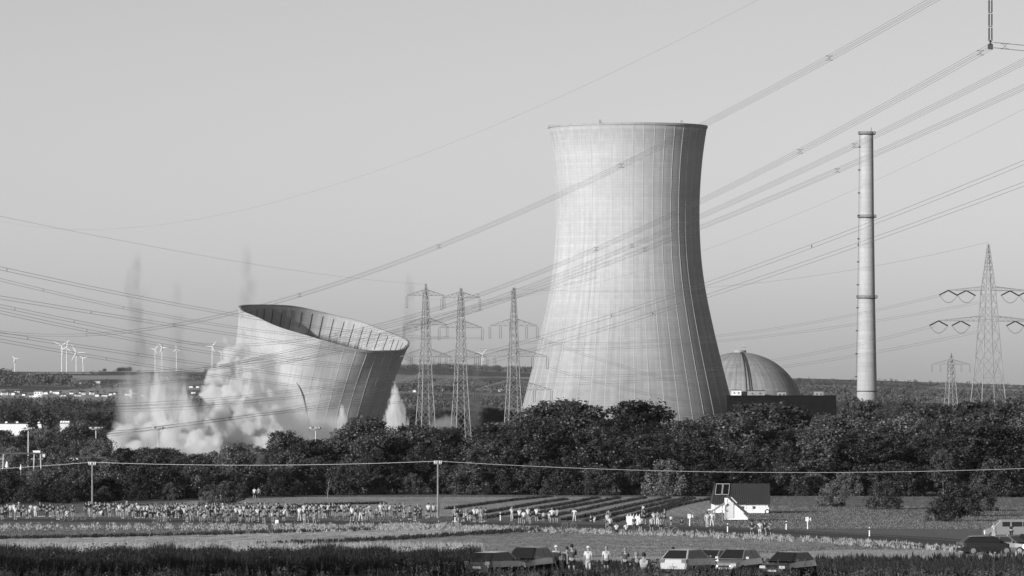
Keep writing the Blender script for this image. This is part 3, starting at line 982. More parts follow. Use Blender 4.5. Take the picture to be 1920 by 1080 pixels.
# lone bushes standing out before the wood and on the bank at the right
for px, py, h, wd_, lab in ((392, 950, 2.0, 1.2, 'low round bush on the left edge of the back field'), (425, 944, 3.0, 1.3, 'broad low bush at the wood edge left of the leafless sapling'),
                            (1800, 968, 4.2, 1.1, 'leafy bush at the left of the silver van'), (1770, 978, 3.4, 1.0, 'small bush farther left of the silver van'), (1835, 958, 3.6, 1.1, 'bush on the grass bank above the silver van'),
                            (1560, 950, 3.2, 1.2, 'bush in the meadow right of the white hut'), (1660, 955, 3.8, 1.2, 'larger bush in the meadow right of the white hut')):
    Y = gpt(px, py).y
    put_tree('bush', random.choice(K_BUSH), xw(px, Y), Y, h, lab, 'bush', None, wd_)
# trees of the valley left of the dust
SKY2 = [(-150, 806), (0, 806), (40, 812), (75, 806), (100, 800), (150, 792), (195, 786)]
for row in range(6):
    px = -60 + random.uniform(0, 20)
    while px < (196 if row > 1 else 230):
        Y = (1150, 1260, 1390, 1530, 1680, 1800)[row] + random.uniform(-25, 25)
        x = xw(px, Y)
        top = lerp_tab(SKY2, min(px, 195)) + (52, 42, 28, 16, 6, 2)[row] * random.uniform(.7, 1.2)
        if px > 186: top = max(top, 858)
        h = H - (top - 720) * Y / F - ground(x, Y)
        if h > 3:
            put_tree('tree', random.choice(K_ROUND + K_TALL[:1]), x, Y, h, ordinal('valley tree', ('front row', 'second row', 'third row', 'fourth row', 'fifth row', 'back row')[row], 'left of the dust bank'), 'tree', 'valley trees left of the dust', random.uniform(1.0, 1.3))
        px += random.uniform(.8, 1.25) * 9.0 * F / Y
px = 190
while px < 445:          # low trees before the dust bank
    Y = 1180 + random.uniform(-40, 60); x = xw(px, Y); top = random.uniform(843, 858)
    put_tree('tree', random.choice(K_ROUND), x, Y, H - (top - 720) * Y / F - ground(x, Y), ordinal('low tree', 'before the dust bank', 'at the masts'), 'tree', 'low trees before the dust bank', random.uniform(1.2, 1.6))
    px += random.uniform(20, 34)
for px, top, lab in ((62, 769, 'left one of two dark poplars rising above the white warehouse'), (88, 768, 'right one of two dark poplars rising above the white warehouse')):
    Y = 1860; x = xw(px, Y)
    put_tree('poplar_tree', K_POP[px % 2], x, Y, H - (top - 720) * Y / F - ground(x, Y), lab, 'tree', None, 1.15)
for i, (px, top, Y) in enumerate(((20, 771, 2300), (118, 771, 2250), (140, 775, 2280), (165, 778, 2200), (185, 772, 2260), (205, 768, 2340), (225, 775, 2330))):
    x = xw(px, Y)
    put_tree('tree', K_ROUND[i % 6], x, Y, H - (top - 720) * Y / F - ground(x, Y), ordinal('round tree', 'beyond the white warehouse', 'left of the dust'), 'tree', 'round trees beyond the warehouse', 1.2)
# bright trees between the centre pylons
for i, (px, top, Y) in enumerate(((770, 770, 2420), (800, 770, 2440), (830, 772, 2420), (852, 774, 2440), (905, 772, 2420), (925, 768, 2400), (945, 772, 2420))):
    x = xw(px, Y)
    put_tree('tree', K_ROUND[(i * 2) % 6], x, Y, H - (top - 720) * Y / F - ground(x, Y), ordinal('far tree', 'seen through the centre pylons', 'behind the wood'), 'tree', 'trees behind the centre pylons', 1.2)

# ------------------------------------------------ far woods: too many and too far to count
def far_wood(name, patches, label, seed, nleaf, size, v):
    rng = np.random.default_rng(seed)
    Qs = []
    for px0, px1, Y0, Y1, sp, h in patches:
        n = int((px1 - px0) * (Y0 + Y1) / 2 / F * (Y1 - Y0) / (sp * sp))
        Y = rng.uniform(Y0, Y1, n); px = rng.uniform(px0, px1, n)
        x = (px - 960) * Y / F
        z = np.array([ground(a, b) for a, b in zip(x, Y)])
        hh = h * rng.uniform(.65, 1.2, n)
        C = np.stack([x, Y, z + hh * .55], axis=1)
        rad = hh * .5
        Qs.append(leaf_quads(C, rad, nleaf, size * h / 10, rng, out=.9, flat=1.0))
    me = quads_mesh(name, np.concatenate(Qs))
    m_ = grey(name + '_leaves', v, .8, .5, .05, spec=.1)
    o = link_mesh(name, me, m_)
    tag(o, label, 'wood', kind='stuff')
    return o
far_wood('plain_wood', [(-40, 260, 2500, 4000, 17, 11), (-40, 260, 2350, 2600, 11, 10), (260, 460, 2900, 4100, 17, 11), (740, 1010, 2600, 3300, 12, 10), (1480, 1960, 2900, 4000, 17, 11)],
         'dark wooded plain beyond the power station', 1, 60, 1.5, .04)
far_wood('hill_wood', [(-40, 130, 5600, 5800, 12, 12), (130, 250, 5450, 5550, 12, 8), (-40, 20, 6700, 6900, 13, 10), (260, 470, 5900, 5990, 16, 8), (380, 460, 6400, 6800, 14, 8), (-40, 470, 4200, 4500, 22, 7), (-40, 470, 4950, 5000, 20, 6), (150, 300, 7000, 7100, 30, 7),
                       (740, 1010, 4000, 4300, 20, 9), (740, 1010, 7000, 7990, 20, 7), (740, 1010, 5000, 5250, 12, 9), (1470, 1960, 5300, 5700, 16, 8), (1470, 1960, 6600, 6700, 20, 7), (1470, 1960, 4400, 4800, 18, 9)],
         'wooded slopes and hedges of the far hills', 2, 40, 2.0, .085)  # leaf tone lightened, so distance haze is partly in the colour
copse = far_wood('copse', [(219, 246, 7900, 7990, 7, 7), (193, 198, 7900, 7990, 7, 5)], 'round dark copse on the left skyline', 3, 60, 1.6, .04)

# leafy weed clumps breaking up the dark strip at the bottom and the rough edges of the fields
rng = np.random.default_rng(91)
def weed_clumps(name, px, py, rad, per, leaf, mat, label):
    P = gpt_np(px, py); r_ = rad * rng.uniform(.6, 1.4, len(P)); P[:, 2] += r_ * .55
    o = link_mesh(name, quads_mesh(name, leaf_quads(P, r_, per, leaf, rng, out=.6, flat=1.1)), mat)
    tag(o, label, 'weeds', kind='stuff')
weed_clumps('shade_weed_clumps', rng.uniform(-50, 900, 520), 1036 + 42 * rng.random(520), .42, 60, .13, grey('shade_weed_leaf', .02, .6, .6, .8, spec=.35, translucent=.15), 'leafy weed clumps darkened for the shaded strip')  # leaves darkened, so the strip's shade sits in their colour
weed_clumps('lit_weed_clumps', rng.uniform(-50, 1960, 330), 1072 + 20 * rng.random(330), .3, 70, .1, grey('lit_weed_leaf', .10, .6, .5, .8, spec=.35, translucent=.2), 'leafy weeds lightened as if sunlit along the bottom edge')  # lighter leaf tone stands for sunlit weed tips
q = rng.uniform(0, 1, 260)
weed_clumps('verge_weeds', 500 + q * 1450, np.interp(500 + q * 1450, [500, 860, 1000, 1300, 1500, 1960], [992, 989, 993, 1003, 1012, 1046]) + rng.normal(0, 1.4, 260), .22, 40, .1, grey('verge_weed_leaf', .05, .6, .5, .8, translucent=.2), 'low weeds dotted along the road verge')
# ---------------------------------------------------------------- pylons and overhead lines
M_pyl = grey('pylon_steel', .22, .6, .25, .3)
M_wire = grey('conductor', .10, .5)
M_ins = grey('insulator', .05, .4)
def pylon(name, px, Y, ztop, arms, half, label, yaw=.5, peak_half=.25, ins=True, leg_w=.26, br_w=.13, zbase=None, group=None, tension=False):
    """arms: (z, half span, drop of the arm root); half: (z, half width) table of the body"""
    zb = ground(xw(px, Y), Y) if zbase is None else zbase
    root = empty(name, (xw(px, Y), Y, 0), yaw)
    tag(root, label, 'pylon', group)
    hw = lambda z: lerp_tab(half, z)
    cor = lambda z, k: Vector((((-1, 1, 1, -1)[k]) * hw(z), ((-1, -1, 1, 1)[k]) * hw(z), z))
    zs = [zb]
    while zs[-1] < ztop - 1.0:
        zs.append(min(ztop, zs[-1] + max(1.6, hw(zs[-1]) * 2.0)))
    for k in range(4):
        m_ = MB()
        for a, b in zip(zs, zs[1:]): m_.bar(cor(a, k), cor(b, k), leg_w)
        m_.build('leg', M_pyl, root)
    for k in range(4):
        m_ = MB(); j = (k + 1) % 4
        for i, (a, b) in enumerate(zip(zs, zs[1:])):
            m_.bar(cor(a, k), cor(b, j), br_w); m_.bar(cor(a, j), cor(b, k), br_w)
            if i % 3 == 0: m_.bar(cor(a, k), cor(a, j), br_w)
        m_.build('bracing', M_pyl, root)
    tips = []
    for z, span, drop in arms:
        for s in (-1, 1):
            m_ = MB()
            tip = Vector((s * span, 0, z))
            hz_ = hw(z)
            for sy in (-1, 1):
                m_.bar((s * hz_, sy * hz_, z), tip, .15, .1)
                m_.bar((s * hw(z + drop), sy * hw(z + drop), z + drop), tip + Vector((0, 0, .15)), .12, .08)
                n_ = max(4, int(span / 2.0))
                for i in range(n_):
                    t0, t1 = i / n_, (i + .5) / n_
                    a = Vector((s * hz_, sy * hz_, z)).lerp(tip, t0); b = Vector((s * hw(z + drop), sy * hw(z + drop), z + drop)).lerp(tip, min(1, t1))
                    c = Vector((s * hz_, sy * hz_, z)).lerp(tip, min(1, (i + 1) / n_))
                    m_.bar(a, b, .06); m_.bar(b, c, .06)
            arm_o = m_.build('cross_arm', M_pyl, root)
            if ins:
                spots = (1.0, .55) if span > 9 else (1.0,)
                for q in spots:
                    p = Vector((s * span * q, 0, z))
                    m_ = MB()
                    if tension:
                        for dy in (-1, 1):
                            m_.tube([p, p + Vector((dy * 4.6, dy * 3.2, -1.5))], .2, 6)
                        m_.tube([p + Vector((-4.6 + 9.2 * t, -3.2 + 6.4 * t, -1.5 - 2.4 * 4 * t * (1 - t))) for t in [i / 8 for i in range(9)]], .07, 4)
                    else:
                        for dx in (-.35, .35):
                            prof = [p + Vector((dx, 0, -.3 - 4.2 * i / 6)) for i in range(7)]
                            m_.tube(prof, lambda t: .07, 6)
                        m_.bar(p + Vector((-.5, 0, -4.6)), p + Vector((.5, 0, -4.6)), .1)
                    m_.build('insulator', M_ins, arm_o)
    return root
def zpx(py, Y): return H - (py - 720) * Y / F
PY = 2000.0
k5 = PY / F
bodyA = [(-9, 3.7), (zpx(790, PY), 2.7), (zpx(720, PY), 2.0), (zpx(668, PY), 1.6), (zpx(612, PY), 1.25), (zpx(556, PY), .85), (zpx(533, PY), .15)]
pylon('pylon', 798, PY, zpx(532, PY), [(zpx(554, PY), 38 * k5, 2.2), (zpx(609, PY), 44 * k5, 2.6), (zpx(669, PY), 52 * k5, 3.0), (zpx(717, PY), 68 * k5, 3.4)], bodyA, 'lattice pylon with four arms, nearest the leaning tower', .42, group='centre pylons')
pylon('pylon', 864, PY + 30, zpx(533, PY), [(zpx(556, PY), 39 * k5, 2.2), (zpx(613, PY), 44 * k5, 2.6), (zpx(669, PY), 54 * k5, 3.0), (zpx(722, PY), 66 * k5, 3.4)], bodyA, 'lattice pylon with four arms, middle of the three between the towers', .38, group='centre pylons')
bodyB = [(-9, 3.6), (zpx(790, PY), 2.7), (zpx(720, PY), 1.95), (zpx(668, PY), 1.55), (zpx(612, PY), 1.15), (zpx(570, PY), .75), (zpx(541, PY), .45)]
pylon('pylon', 963, PY - 20, zpx(541, PY), [(zpx(612, PY), 46 * k5, 2.6), (zpx(669, PY), 66 * k5, 3.0), (zpx(731, PY), 74 * k5, 3.8)], bodyB, 'lattice pylon with square blunt top beside the standing tower', .3, group='centre pylons')
QY = 1700.0; k7 = QY / F
bodyC = [(-9, 5.9), (zpx(762, QY), 4.3), (zpx(690, QY), 3.3), (zpx(602, QY), 2.35), (zpx(545, QY), 1.75), (zpx(527, QY), 1.45), (zpx(454, QY), .12)]
pylon('pylon', 1853, QY, zpx(454, QY), [(zpx(545, QY), 82 * k7, 1.3), (zpx(602, QY), 102 * k7, 1.6)], bodyC, 'big tension pylon with needle top at the right edge', .35, leg_w=.24, br_w=.09, tension=True)
SY = 3300.0; k3 = SY / F
bodyD = [(-9, 4.8), (zpx(762, SY), 3.2), (zpx(728, SY), 2.4), (zpx(682, SY), 1.6), (zpx(662, SY), .15)]
pylon('pylon', 1783, SY, zpx(661, SY), [(zpx(683, SY), 40 * k3, 3), (zpx(728, SY), 47 * k3, 3.2), (zpx(755, SY), 62 * k3, 3.4)], bodyD, 'small far pylon with three arms left of the big right-hand pylon', .4, leg_w=.4, br_w=.2)

LINES = []
def bundle(label, p0, p1, mid, n=4, sep=.42, r=.015, spacers=(), t0=0.0, t1=1.0, name='conductor_bundle', group='overhead line bundles', cat='power line'):
    """one phase of the line: a sagging bundle in a vertical plane between two points (px, py, depth) and through a middle pixel"""
    A = at(*p0); B = at(*p1)
    tm = None
    # t where the plan line passes pixel column mid[0]
    s_ = (mid[0] - 960) / F
    tm = (s_ * A.y - A.x) / ((B.x - A.x) - s_ * (B.y - A.y))
    Ym = A.y + (B.y - A.y) * tm
    zm = zpx(mid[1], Ym)
    sag = ((1 - tm) * A.z + tm * B.z - zm) / (4 * tm * (1 - tm))
    def pt(t):
        p = A.lerp(B, t); p.z -= 4 * sag * t * (1 - t)
        return p
    d = (B - A); d.z = 0; d.normalize(); sd = Vector((-d.y, d.x, 0))
    root = empty(name, A)
    tag(root, label, cat, group)
    offs = {1: [(0, 0)], 2: [(0, .5), (0, -.5)], 4: [(-.5, .5), (.5, .5), (-.5, -.5), (.5, -.5)]}[n]
    for ox, oz in offs:
        path = [pt(t0 + (t1 - t0) * i / 44) + sd * ox * sep + Vector((0, 0, oz * sep)) - A for i in range(45)]
        rr0 = r * max(.75, path[0].y + A.y) / 700.0 if False else r
        m_ = MB(); m_.tube(path, r, 4)
        m_.build('wire', M_wire, root)
    for spx in spacers:
        s_ = (spx - 960) / F
        t = (s_ * A.y - A.x) / ((B.x - A.x) - s_ * (B.y - A.y))
        if not 0 <= t <= 1: continue
        c = pt(t) - A
        m_ = MB()
        if n == 4:
            for a_, b_ in (((-.5, .5), (.5, -.5)), ((.5, .5), (-.5, -.5)), ((-.6, .5), (.6, .5)), ((-.6, -.5), (.6, -.5))):
                m_.bar(c + sd * a_[0] * sep + Vector((0, 0, a_[1] * sep)), c + sd * b_[0] * sep + Vector((0, 0, b_[1] * sep)), .026)
            for dx in (-.55, .55):
                for dz in (-.5, .5): m_.box(c + sd * dx * sep * 1.2 + Vector((0, 0, dz * sep)), (.08, .22, .06))
        else:
            m_.bar(c + Vector((0, 0, .5 * sep)), c + Vector((0, 0, -.5 * sep)), .06); m_.box(c, (.2, .2, .1))
        m_.build('spacer', M_ins, root)
    return root

def bundle_x(*a_, **k_):      # spans that run on past the edge of the picture
    return bundle(*a_, t0=-.16, **k_)
# near lines falling from the upper right to the far left
bundle_x('topmost conductor bundle, crossing the upper flank of the standing tower', (1850, -58, 470), (-60, 613, 1120), (823, 462), spacers=(1555, 1165, 823, 562, 326, 162))
bundle('conductor bundle clamped to the long insulator at the upper right', (1857, 88, 500), (330, 640, 1200), (1118, 467), spacers=(1838, 1500, 1118, 896, 630))
bundle_x('third conductor bundle from the top, passing just below the chimney top', (1960, 95, 520), (330, 690, 1250), (1185, 461), spacers=(1602, 1185, 960))
bundle_x('fourth conductor bundle from the top, close below the third at the chimney', (1960, 145, 540), (-60, 699, 1500), (1208, 468), spacers=(1570, 1208, 781))
bundle_x('upper of two bundles crossing the chimney at half height', (1960, 288, 620), (150, 768, 1300), (1147, 592), 2, .5, .02, spacers=(1522, 1147))
bundle_x('lower of two bundles crossing the chimney at half height', (1960, 330, 640), (190, 812, 1300), (1224, 588), 2, .5, .02, spacers=(1609, 1224))
bundle_x('long thin earth wire high across the empty sky', (1500, -42, 560), (-60, 400, 1300), (480, 388), 1, r=.009, name='earth_wire', group='earth wires')
bundle_x('thin earth wire from the upper right edge behind the chimney', (1960, 184, 600), (800, 560, 1400), (1504, 398), 1, r=.010, name='earth_wire', group='earth wires')
# lines from the big right-hand pylon back to the left
bundle('thin earth wire from the needle top of the right-hand pylon', (1853, 454, 1700), (963, 541, 1980), (1475, 524), 1, r=.028, name='earth_wire', group='earth wires')
bundle('upper bundle leaving the top arm of the right-hand pylon', (1772, 551, 1690), (960, 640, 1980), (1345, 630), 2, .6, .03)
bundle('lower bundle leaving the top arm of the right-hand pylon', (1836, 567, 1690), (900, 655, 2000), (1345, 640), 2, .6, .03)
bundle('upper bundle leaving the lower arm of the right-hand pylon', (1754, 610, 1690), (1030, 705, 1980), (1455, 675), 2, .7, .032)
bundle('second bundle leaving the lower arm of the right-hand pylon', (1832, 622, 1690), (990, 720, 1980), (1475, 687), 2, .7, .032)
bundle('conductor bundle leaving the right-hand pylon through the right edge', (1925, 545, 1700), (2300, 600, 1300), (2000, 565), 2, .6, .03)
# lines from the blunt-topped pylon down to the right, across the foot of the standing tower
bundle('bundle from the upper arm of the blunt pylon across the foot of the tower', (1009, 633, 1980), (1420, 742, 2480), (1200, 697), 2, .8, .034)
bundle('bundle from the middle arm of the blunt pylon across the foot of the tower', (1029, 690, 1980), (1420, 770, 2430), (1230, 742), 2, .8, .034)
bundle('bundle from the lower arm of the blunt pylon low across the tower foot', (1036, 752, 1980), (1420, 790, 2430), (1230, 775), 2, .8, .034)
# lines from the left edge down to the centre pylons
for lab, a, b, c, n_, spc in (('highest bundle at the left edge, running down to the middle pylon', (-40, 494, 900), (905, 634, 1990), (370, 578), 2, (13, 455)),
                        ('faint second bundle at the left edge, meeting the leaning tower rim', (-40, 514, 1100), (842, 632, 1990), (231, 577), 2, (81, 231)),
                        ('third bundle at the left edge, over the upper dust', (-40, 551, 930), (905, 690, 1990), (370, 617), 2, (171,)),
                        ('fourth bundle at the left edge, over the white wind turbines', (-40, 565, 950), (800, 694, 1990), (315, 636), 2, (139, 28)),
                        ('fifth bundle at the left edge, close under the fourth', (-40, 576, 950), (760, 690, 1990), (307, 647), 2, (163, 305)),
                        ('sixth bundle at the left edge, over the hubs of the turbines', (-40, 620, 980), (850, 738, 1990), (259, 665), 2, (52, 259)),
                        ('seventh bundle at the left edge, lowest above the skyline', (-40, 631, 980), (730, 738, 1990), (200, 673), 2, (200,))):
    bundle_x(lab, a, b, c, n_, .55, .03, spacers=spc)
bundle_x('thin earth wire sloping from the left edge to the pylon tops', (-40, 397, 900), (798, 533, 1990), (480, 496), 1, r=.018, name='earth_wire', group='earth wires')
# low sagging lines at the left
for lab, a, b, c in (('flat upper bundle lying along the left skyline', (-40, 698, 1200), (740, 640, 1960), (400, 690)),
                     ('flat bundle over the village, in front of the blast jets', (-40, 764, 1100), (735, 700, 1960), (369, 751)),
                     ('second flat bundle over the village, just under the first', (-40, 768, 1120), (790, 712, 1960), (400, 757)),
                     ('low bundle crossing the foot of the dust clouds', (150, 818, 1150), (745, 738, 1960), (400, 789)),
                     ('lowest bundle crossing the dust bank at the light masts', (150, 824, 1150), (800, 752, 1960), (540, 772)),
                     ('bundle rising from the tower dust to the middle pylon', (330, 700, 1500), (905, 580, 1990), (575, 655)),
                     ('bundle rising from the dust to the top arm of the first pylon', (390, 694, 1500), (1120, 520, 2100), (775, 602))):
    bundle(lab, a, b, c, 2, .6, .034, t0=-.16 if a[0] < 0 else 0.0)
# the suspension insulator of a pylon that stands out of the picture
iroot = empty('insulator_string', at(1857, 84, 500)); tag(iroot, 'long double insulator string hanging at the upper right corner', 'insulator')
for dx in (-.13, .13):
    m_ = MB()
    for seg in range(4):
        z0 = .5 + seg * 1.28
        m_.tube([(dx, 0, z0), (dx, 0, z0 + 1.12)], .075 if dx < 0 else .06, 8)
        for q in range(14): m_.lathe([(.05, z0 + .04 + q * .078), (.105, z0 + .06 + q * .078), (.05, z0 + .09 + q * .078)], 8, c=(dx, 0, 0))
    m_.build('rod', M_ins, iroot)
for seg in range(5):
    MB().box((0, 0, .44 + seg * 1.28), (.5 if seg == 0 else .36, .12, .07)).build('yoke', M_steel, iroot)
MB().lathe([(.05, .4), (.16, .3), (.03, .2), (.16, .08), (.03, .02)], 10).build('clamp', M_steel, iroot)
MB().box((0, 0, -.18), (.5, .1, .5)).build('suspension_plate', M_steel, iroot)
bundle('short bundle running out right from the clamp of the long insulator', (1859, 84, 500), (2900, 60, 380), (1920, 90), 4, .5, .014, spacers=(1884,))

pylon('pylon', 960 + 59.8 / 502 * F, 502.0, 80.0, [(57.5, 15.0, 2.4), (69.0, 11.0, 2.0)], [(5, 4.5), (30, 2.6), (57, 1.5), (70, 1.0), (80, .2)], 'near lattice pylon just outside the right edge, carrying the long insulator', 0.0, ins=False)

# wooden poles and the bright cable along the back field
M_wood = grey('pole_wood', .20, .9, .3, 1.5)
M_cable = grey('bright_cable', .55, .5)
tops = []
for px, pyt, lab, Yp in ((173, 867, 'left one of the two wooden poles, standing behind the crowd', 700.0), (821, 865, 'wooden pole in the middle of the back field', 668.0), (2180, 866, 'wooden pole beyond the right edge', 668.0)):
    x = xw(px, Yp); gz = ground(x, Yp); zt = zpx(pyt + 1, Yp)
    o = empty('utility_pole', (x, Yp, gz)); tag(o, lab, 'utility pole', 'wooden poles of the cable')
    MB().tube([(0, 0, -.3), (0, 0, zt - gz + .1)], .13, 10, .10).build('shaft', M_wood, o)
    ca = MB().box((0, 0, zt - gz - .25), (.95, .1, .1)).build('cross_arm', M_wood, o)
    for q in range(5):
        MB().lathe([(.05, 0), (.075, .12), (.06, .2), (.08, .3), (.03, .36)], 8, c=((q - 2) * .21, 0, zt - gz - .2)).build('insulator', M_white, ca)
    tops.append(Vector((x, Yp - .1, zt + .1)))
L0 = at(-500, 900, 720)
def cable(a, b, sag, lab):
    path = [a.lerp(b, i / 30) - a + Vector((0, 0, -4 * sag * (i / 30) * (1 - i / 30))) for i in range(31)]
    o = MB().tube(path, .02, 5).build('cable', M_cable, loc=a)
    tag(o, lab, 'cable', 'bright cable spans')
cable(L0, tops[0], .35, 'bright cable span running from the left edge to the first wooden pole')
cable(tops[0], tops[1], .45, 'bright cable span sagging between the two wooden poles')
cable(tops[1], tops[2], 1.4, 'bright cable span from the middle wooden pole to the right edge')
# ---------------------------------------------------------------- buildings far and near
random.seed(5)
M_roof = grey('roof_tile', .09, .9, .3, .3, obj_var=.3)
M_glass = grey('window_glass', .02, .15, spec=.6)
def far_ground(px, py, lo=3000.0, hi=7950.0):
    """depth at which the far slope shows at (px, py), nearest first"""
    Y = lo
    while Y < hi:
        if 720 + (H - ground(xw(px, Y), Y)) * F / Y <= py: return Y
        Y += 25
    return hi
def gable_house(px, py, w, d, h, rh, label, mat, rz=0.0, group=None, name='house', windows=0):
    Y = far_ground(px, py); x = xw(px, Y)
    o = empty(name, (x, Y, ground(x, Y) - .6), rz); tag(o, label, 'house', group)
    hh = h + .6
    MB().box((0, 0, hh / 2), (w, d, hh)).build('wall', mat, o)
    e = .4
    MB().poly([(-w / 2 - e, -d / 2 - e, hh), (w / 2 + e, -d / 2 - e, hh), (w / 2 + e, d / 2 + e, hh), (-w / 2 - e, d / 2 + e, hh), (-w / 2 - e, 0, hh + rh), (w / 2 + e, 0, hh + rh)],
              [(0, 1, 5, 4), (2, 3, 4, 5), (1, 2, 5), (3, 0, 4), (0, 3, 2, 1)]).build('roof', M_roof, o)
    for i in range(windows):
        MB().box((-w / 2 + (i + .5) * w / windows, -d / 2 - .03, hh - 1.4), (1.0, .1, 1.2)).build('window', M_glass, o)
    return o
# the village: (px, py of the visible foot, size)
vill = [(7, 741), (18, 744), (26, 742), (34, 740), (46, 742), (60, 743), (86, 742), (94, 738), (104, 742), (110, 741), (118, 743), (134, 743), (146, 742), (154, 744), (172, 744), (184, 744), (196, 743), (208, 744), (214, 743), (240, 742), (253, 743), (268, 742),
        (62, 703, ), (58, 703), (112, 716), (120, 716), (144, 722), (153, 721), (162, 720), (172, 722), (183, 720), (221, 721), (236, 721), (360, 727), (372, 727), (396, 728), (404, 729), (365, 742), (378, 743), (770, 733), (778, 734), (835, 735), (905, 733), (916, 735), (938, 735), (955, 736)]
vill_lab = {}
for i, q in enumerate(vill):
    px, py = q; py += random.uniform(-4, 2.5) if py > 735 else random.uniform(-1.5, 2)
    w = random.uniform(2.5, 5.5)
    area = 'at the foot of the far hills' if py > 735 else 'on the far slope' if py > 710 else 'high on the far slope under the turbines'
    side = 'between the towers' if px > 700 else 'seen between the dust clouds' if px > 340 else 'left of the dust'
    key = (area, side); vill_lab[key] = vill_lab.get(key, 0) + 1
    gable_house(px, py, w, 5, random.uniform(1.2, 2.6), random.uniform(.9, 1.5), ordinal('tiny pale house', area, side), M_white if random.random() < .45 else M_whitedull, random.uniform(-.5, .5), 'village houses %s %s' % (area, side))
b = gable_house(72, 745, 7.6, 9, 5.0, 1.4, 'large white block of the village below the turbines', M_white, .05, windows=3)
o = gable_house(245, 746, 2.2, 3, 7.5, 1.5, 'slim pale tower in the village beside the first plume', M_whitedull, 0, name='village_tower')
o['category'] = 'tower'
# long white warehouse in the valley
wY = 1930.0
for px0, px1, py, lab in ((-60, 82, 795, 'long white flat-roofed warehouse behind the valley trees'), (112, 130, 794, 'grey end block right of the white warehouse')):
    a = at(px0, py, wY); b2 = at(px1, py, wY)
    o = empty('warehouse', ((a.x + b2.x) / 2, wY, -8)); tag(o, lab, 'warehouse')
    w = b2.x - a.x; h = a.z + 8
    MB().box((0, 10, h / 2), (w, 20, h)).build('wall', M_white if px0 < 0 else M_whitedull, o)
    MB().box((0, 10, h + .15), (w + .4, 20.4, .3)).build('roof', M_roof, o)
    for k in range(7 if px0 < 0 else 4):
        MB().lathe([(.55, h + .3), (.55, h + .7), (.2, h + .95)], 10, c=(-w / 2 + (k + .5) * w / (7 if px0 < 0 else 4), 3, 0)).build('roof_vent', M_white, o)
# flat shelter and steel gantry at the left
sY = 1120.0
a = at(128, 858, sY); b2 = at(200, 858, sY)
o = empty('shelter', ((a.x + b2.x) / 2, sY, ground(a.x, sY))); tag(o, 'low flat shelter roof with a dark edge at the foot of the light mast', 'shelter')
w = b2.x - a.x; h = a.z - ground(a.x, sY)
MB().box((0, 2, h), (w, 4, .3)).build('roof', M_steel, o)
MB().box((-w * .34, -.08, h - .35), (1.6, .12, .45)).build('sign_board', M_white, o)
for k in range(5): MB().bar((-w / 2 + .3 + k * (w - .6) / 4, .3, 0), (-w / 2 + .3 + k * (w - .6) / 4, .3, h), .14).build('post', M_galv, o)
gY = 1040.0
o = empty('steel_gantry', (xw(40, gY), gY, ground(xw(40, gY), gY))); tag(o, 'steel gantry with slanting legs at the left edge', 'gantry')
gz = ground(xw(40, gY), gY)
zz0 = zpx(850, gY) - gz
MB().box((0, 0, zz0), (9.2, .35, .3)).build('beam', M_steel, o)
for dx0, dx1 in ((-3.9, -3.5), (2.2, 2.5), (4.0, 3.7), (-4.4, -4.6)):
    MB().bar((dx0, 0, -1), (dx1, 0, zz0), .2).build('leg', M_galv, o)
for dx in (2.3, 3.8, -3.7): MB().box((dx, -.2, zz0 - 1.1), (.9, .1, .12)).build('bracket', M_galv, o)
MB().box((3.0, -.1, zz0 + .35), (1.4, .4, .4)).build('lamp_box', M_white, o)
MB().box((4.4, -.2, zz0 - .45), (.5, .3, .6)).build('loudspeaker', M_whitedull, o)
for px, py, s, lab in ((13, 873, 1.0, 'larger white parasol folded at the left edge'), (39, 879, .6, 'smaller white folded parasol near the left edge')):
    p = at(px, py, 1000); gz = ground(p.x, 1000)
    q = empty('folded_parasol', (p.x, 1000, gz)); tag(q, lab, 'parasol')
    zt = p.z - gz + .8
    MB().bar((0, 0, 0), (0, 0, zt), .06).build('pole', M_galv, q)
    MB().lathe([(.04, zt + .05), (.2 * s, zt - .3), (.34 * s, zt - 1.2 * s), (.26 * s, zt - 1.6 * s)], 10).build('canopy', M_white, q)
# floodlight masts
for px, pyt, Y, lab in ((53, 801, 1280, 'floodlight mast farthest left, before the white warehouse'), (180, 800, 1250, 'floodlight mast left of the dust bank, behind the first wooden pole'), (297, 800, 1250, 'floodlight mast standing in front of the dust bank'), (592, 800, 1230, 'floodlight mast below the leaning tower')):
    x = xw(px, Y); gz = ground(x, Y); zt = zpx(pyt + 4, Y)
    o = empty('floodlight_mast', (x, Y, gz)); tag(o, lab, 'light mast', 'floodlight masts')
    MB().tube([(0, 0, -.3), (0, 0, zt - gz)], .2, 8, .12).build('pole', M_galv, o)
    r = MB().tube([(1.15 * math.cos(t * math.pi / 6), 1.15 * math.sin(t * math.pi / 6), zt - gz - .1) for t in range(13)], .07, 5).build('ring', M_galv, o)
    for k in range(8):
        t = 2 * math.pi * k / 8
        MB().box((1.3 * math.cos(t), 1.3 * math.sin(t), zt - gz + .25), (.55, .5, .35), t).build('floodlight', M_galv, r)
